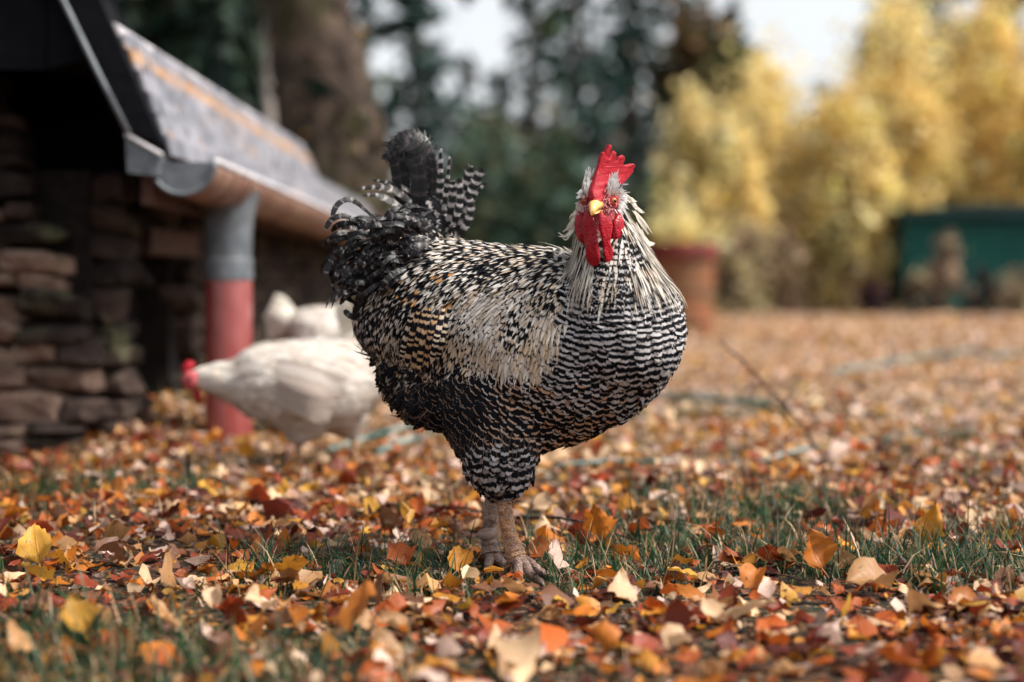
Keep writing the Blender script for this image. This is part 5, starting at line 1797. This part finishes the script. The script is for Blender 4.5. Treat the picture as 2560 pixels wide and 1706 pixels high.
near = shank([(1252, 1205, .045), (1258, 1250, .045), (1266, 1300, .047), (1276, 1345, .05), (1288, 1385, .055), (1294, 1402, .057)], [17, 18, 18, 19, 25, 23], M['shank'], (1293, 1398, .055), [(.55, -.85, .06), (.98, -.25, .055), (.05, -1, .058), (-.7, .7, .032)])
farl = shank([(1232, 1205, -.035), (1230, 1250, -.035), (1226, 1300, -.035), (1222, 1345, -.035), (1226, 1378, -.033), (1228, 1392, -.03)], [17, 18, 18, 19, 24, 22], M['shank_dirt'], (1228, 1388, -.03), [(.5, -.85, .055), (.95, -.3, .05), (-.1, -1, .055), (-.8, .6, .03)])
b = MB(); b.tube([B(1236, 1332, -.02), B(1222, 1335, -.012), B(1206, 1338, -.006), B(1194, 1337, -.002)], [.0075, .0095, .0088, .004], 12)
b.build('spur', M['spur'], farl, smooth=True, origin=RO)
b = MB(); b.tube([B(1268, 1338, .04), B(1262, 1342, .028), B(1258, 1344, .018)], [.006, .006, .003], 10)
b.build('spur', M['spur'], near, smooth=True, origin=RO)


# ------------------------------------------------------------------ white hens
def hen(name, label, Y, parts, flow, skip, tail, comb, wattle, facec, beak, legs, seed, wing, head_c):
    s = FPX / Y
    Q = lambda px, py, c=0.0: P(px, py, Y - c)
    base = Q(*legs[0][-1]); base.z = gh(base.x, base.y)
    t = thing(name, label, 'hen', base, 0, 'white hens by the shed')
    O = Vector(base)
    ch = [([(Q(x, y, c), r_ / s) for x, y, c, r_ in pts], flat) for pts, flat in parts]
    me = blob_body('body', ch, 0.009, 8)
    bm = bmesh.new(); bm.from_mesh(me); bv = BVHTree.FromBMesh(bm); bm.free()
    r = random.Random(seed)
    smp = surface_samples(me, 0.0155, np.random.default_rng(seed))
    for v in me.vertices: v.co -= O
    bo = link('body', me, M['hen_skin'], t)
    pl = Plumes()
    for p, no in smp:
        if any((p - Q(*q[:3])).length < q[3] / s for q in skip): continue
        px, py = 1280 + FPX * p.x / p.y, HOR + (CAMZ - p.z) / p.y * FPX
        d = Vector(flow) + Vector((r.gauss(0, .15), r.gauss(0, .1), r.gauss(0, .15)))
        sp, nr = march(bv, p, d, r.uniform(.04, .06), 6, .001, .10)
        k = math.exp(r.gauss(0, .05))
        pl.feather(sp, nr, r.uniform(.008, .012), tuple(min(.85, x * k) for x in r.choice([(.52, .47, .42), (.46, .395, .34), (.57, .525, .475)])), [.5] * 6, 1.2, r.random(), 'round')
    pl.build('plumage', M['white_feather'], t)
    # folded wing: long flight feathers in a fan
    for (p0, p1, p2, w) in wing:
        q = Plumes()
        sp = catmull([Q(*p0), Q(*p1), Q(*p2)], 10)
        q.feather(sp, [Vector((0, -1, .15)).normalized()] * 10, w / s, (.53, .475, .43) if r.random() < .55 else (.40, .335, .29), [.5] * 10, 1.2, r.random(), 'round', .12, 5)
        q.build('wing_feather', M['white_feather'], t, None)
    for (p0, p1, p2, w) in tail:
        q = Plumes()
        sp = catmull([Q(*p0), Q(*p1), Q(*p2)], 10)
        q.feather(sp, [Vector((r.uniform(-.3, .3), -1, .1)).normalized()] * 10, w / s, (.70, .65, .56), [.5] * 10, 1.2, r.random(), 'round', .3, 5)
        q.build('tail_feather', M['white_feather'], t, None)
    def lump(nm, pts, mat):
        b = MB()
        b.tube([Q(x, y, c) for x, y, c, _ in pts], [q[3] / s for q in pts], 10)
        return b.build(nm, mat, t, smooth=True, origin=O)
    lump('comb', comb, M['comb']); lump('wattle', wattle, M['wattle']); lump('face', facec, M['face']); lump('beak', beak, M['beak'])
    bm = bmesh.new(); bmesh.ops.create_uvsphere(bm, u_segments=12, v_segments=8, radius=5 / s, matrix=Matrix.Translation(Q(*head_c) - O))
    me = bpy.data.meshes.new('eye'); bm.to_mesh(me); bm.free(); link('eye', me, M['pupil'], t)
    for lg in legs:
        sp = catmull([Q(*p) for p in lg], 14)
        g = gh(sp[-1].x, sp[-1].y)
        b = MB(); b.tube(sp, [.0075 + .002 * (k % 3 == 0) for k in range(14)], 10)
        l = b.build('leg', M['shank'], t, smooth=True, origin=O)
        for dx, dy in ((flow[0] * -1, -.5), (flow[0] * -1, .3), (flow[0] * -.6, -1), (flow[0], .2)):
            d = Vector((dx, dy, 0)).normalized(); e = sp[-1]
            b = MB(); b.tube([e, Vector((e.x + d.x * .025, e.y + d.y * .025, g + .018)), Vector((e.x + d.x * .05, e.y + d.y * .05, g + .010))], [.007, .0055, .002], 8)
            b.build('toe', M['shank'], l, smooth=True, origin=O)
    return t


hen('hen', 'white hen pecking with lowered head in front of the red downpipe', 3.2,
    [([(665, 955, .03, 98), (730, 965, .02, 114), (810, 965, .0, 122), (880, 930, -.02, 92), (905, 880, -.03, 58)], .85),
     ([(660, 965, .03, 74), (598, 962, .04, 54), (548, 948, .05, 42), (508, 945, .05, 33), (490, 948, .05, 27)], .85),
     ([(765, 1015, .02, 84), (750, 1070, .03, 38), (746, 1100, .03, 20)], .8), ([(850, 1010, -.04, 78), (874, 1070, -.04, 32)], .8)],
    (1, 0, -.25), [(482, 950, .05, 26)],
    [((880, 900, 0), (870, 830, 0), (842 + k * 9, 742 + abs(k - 2) * 9, .01 * (k - 2)), 17) for k in range(6)],
    [(486, 912, .06, 6), (475, 912, .06, 12), (466, 922, .06, 13), (468, 936, .06, 9)],
    [(488, 975, .055, 8), (494, 988, .055, 11), (498, 998, .055, 7)],
    [(484, 930, .062, 16), (476, 950, .064, 21), (476, 972, .062, 17)],
    [(474, 962, .06, 8), (464, 982, .06, 5), (460, 996, .06, 1.5)],
    [[(748, 1085, .03), (745, 1130, .03), (752, 1168, .03)], [(878, 1065, -.04), (886, 1118, -.04), (880, 1165, -.04)]], 61,
    [((690, 900 + k * 11, .128 - abs(k - 4) * .003), (770, 925 + k * 12, .136 - abs(k - 4) * .003), (872 - k * 6, 950 + k * 11 + r_k, .100), 13) for k, r_k in enumerate((0, 3, -2, 5, 0, 6, 2, 9, 14, 4))], (476, 946, .083))
hen('hen', 'white hen with raised tail facing right behind the pecking one', 3.85,
    [([(770, 820, .0, 52), (830, 870, .0, 105), (910, 890, .0, 112), (975, 860, .0, 85)], .85),
     ([(1000, 830, .0, 62), (1035, 770, .0, 44), (1048, 720, .0, 32)], .85), ([(880, 970, .0, 70), (885, 1025, .0, 34)], .8)],
    (-1, 0, -.15), [(1062, 722, 0, 20)],
    [((780, 835, .02 * (k % 3)), (722, 790 + k * 4, .01 * (k % 3)), (672 + abs(k - 3) * 5 - k * 3, 738 + k * 17, 0), 22) for k in range(7)],
    [(1040, 690, 0, 6), (1050, 676, 0, 10), (1060, 690, 0, 7)], [(1066, 745, 0, 8), (1066, 762, 0, 9)], [(1056, 715, 0, 20), (1064, 724, 0, 16)], [(1072, 722, 0, 8), (1086, 728, 0, 4), (1090, 731, 0, 1)],
    [[(885, 1015, .02), (884, 1060, .02), (888, 1090, .02)], [(905, 1015, -.03), (903, 1055, -.03), (908, 1085, -.03)]], 62,
    [((940 - k * 4, 850 + k * 15, .13), (860, 865 + k * 14, .14), (775 + k * 8, 872 + k * 12, .10), 15) for k in range(6)], (1062, 712, .022))
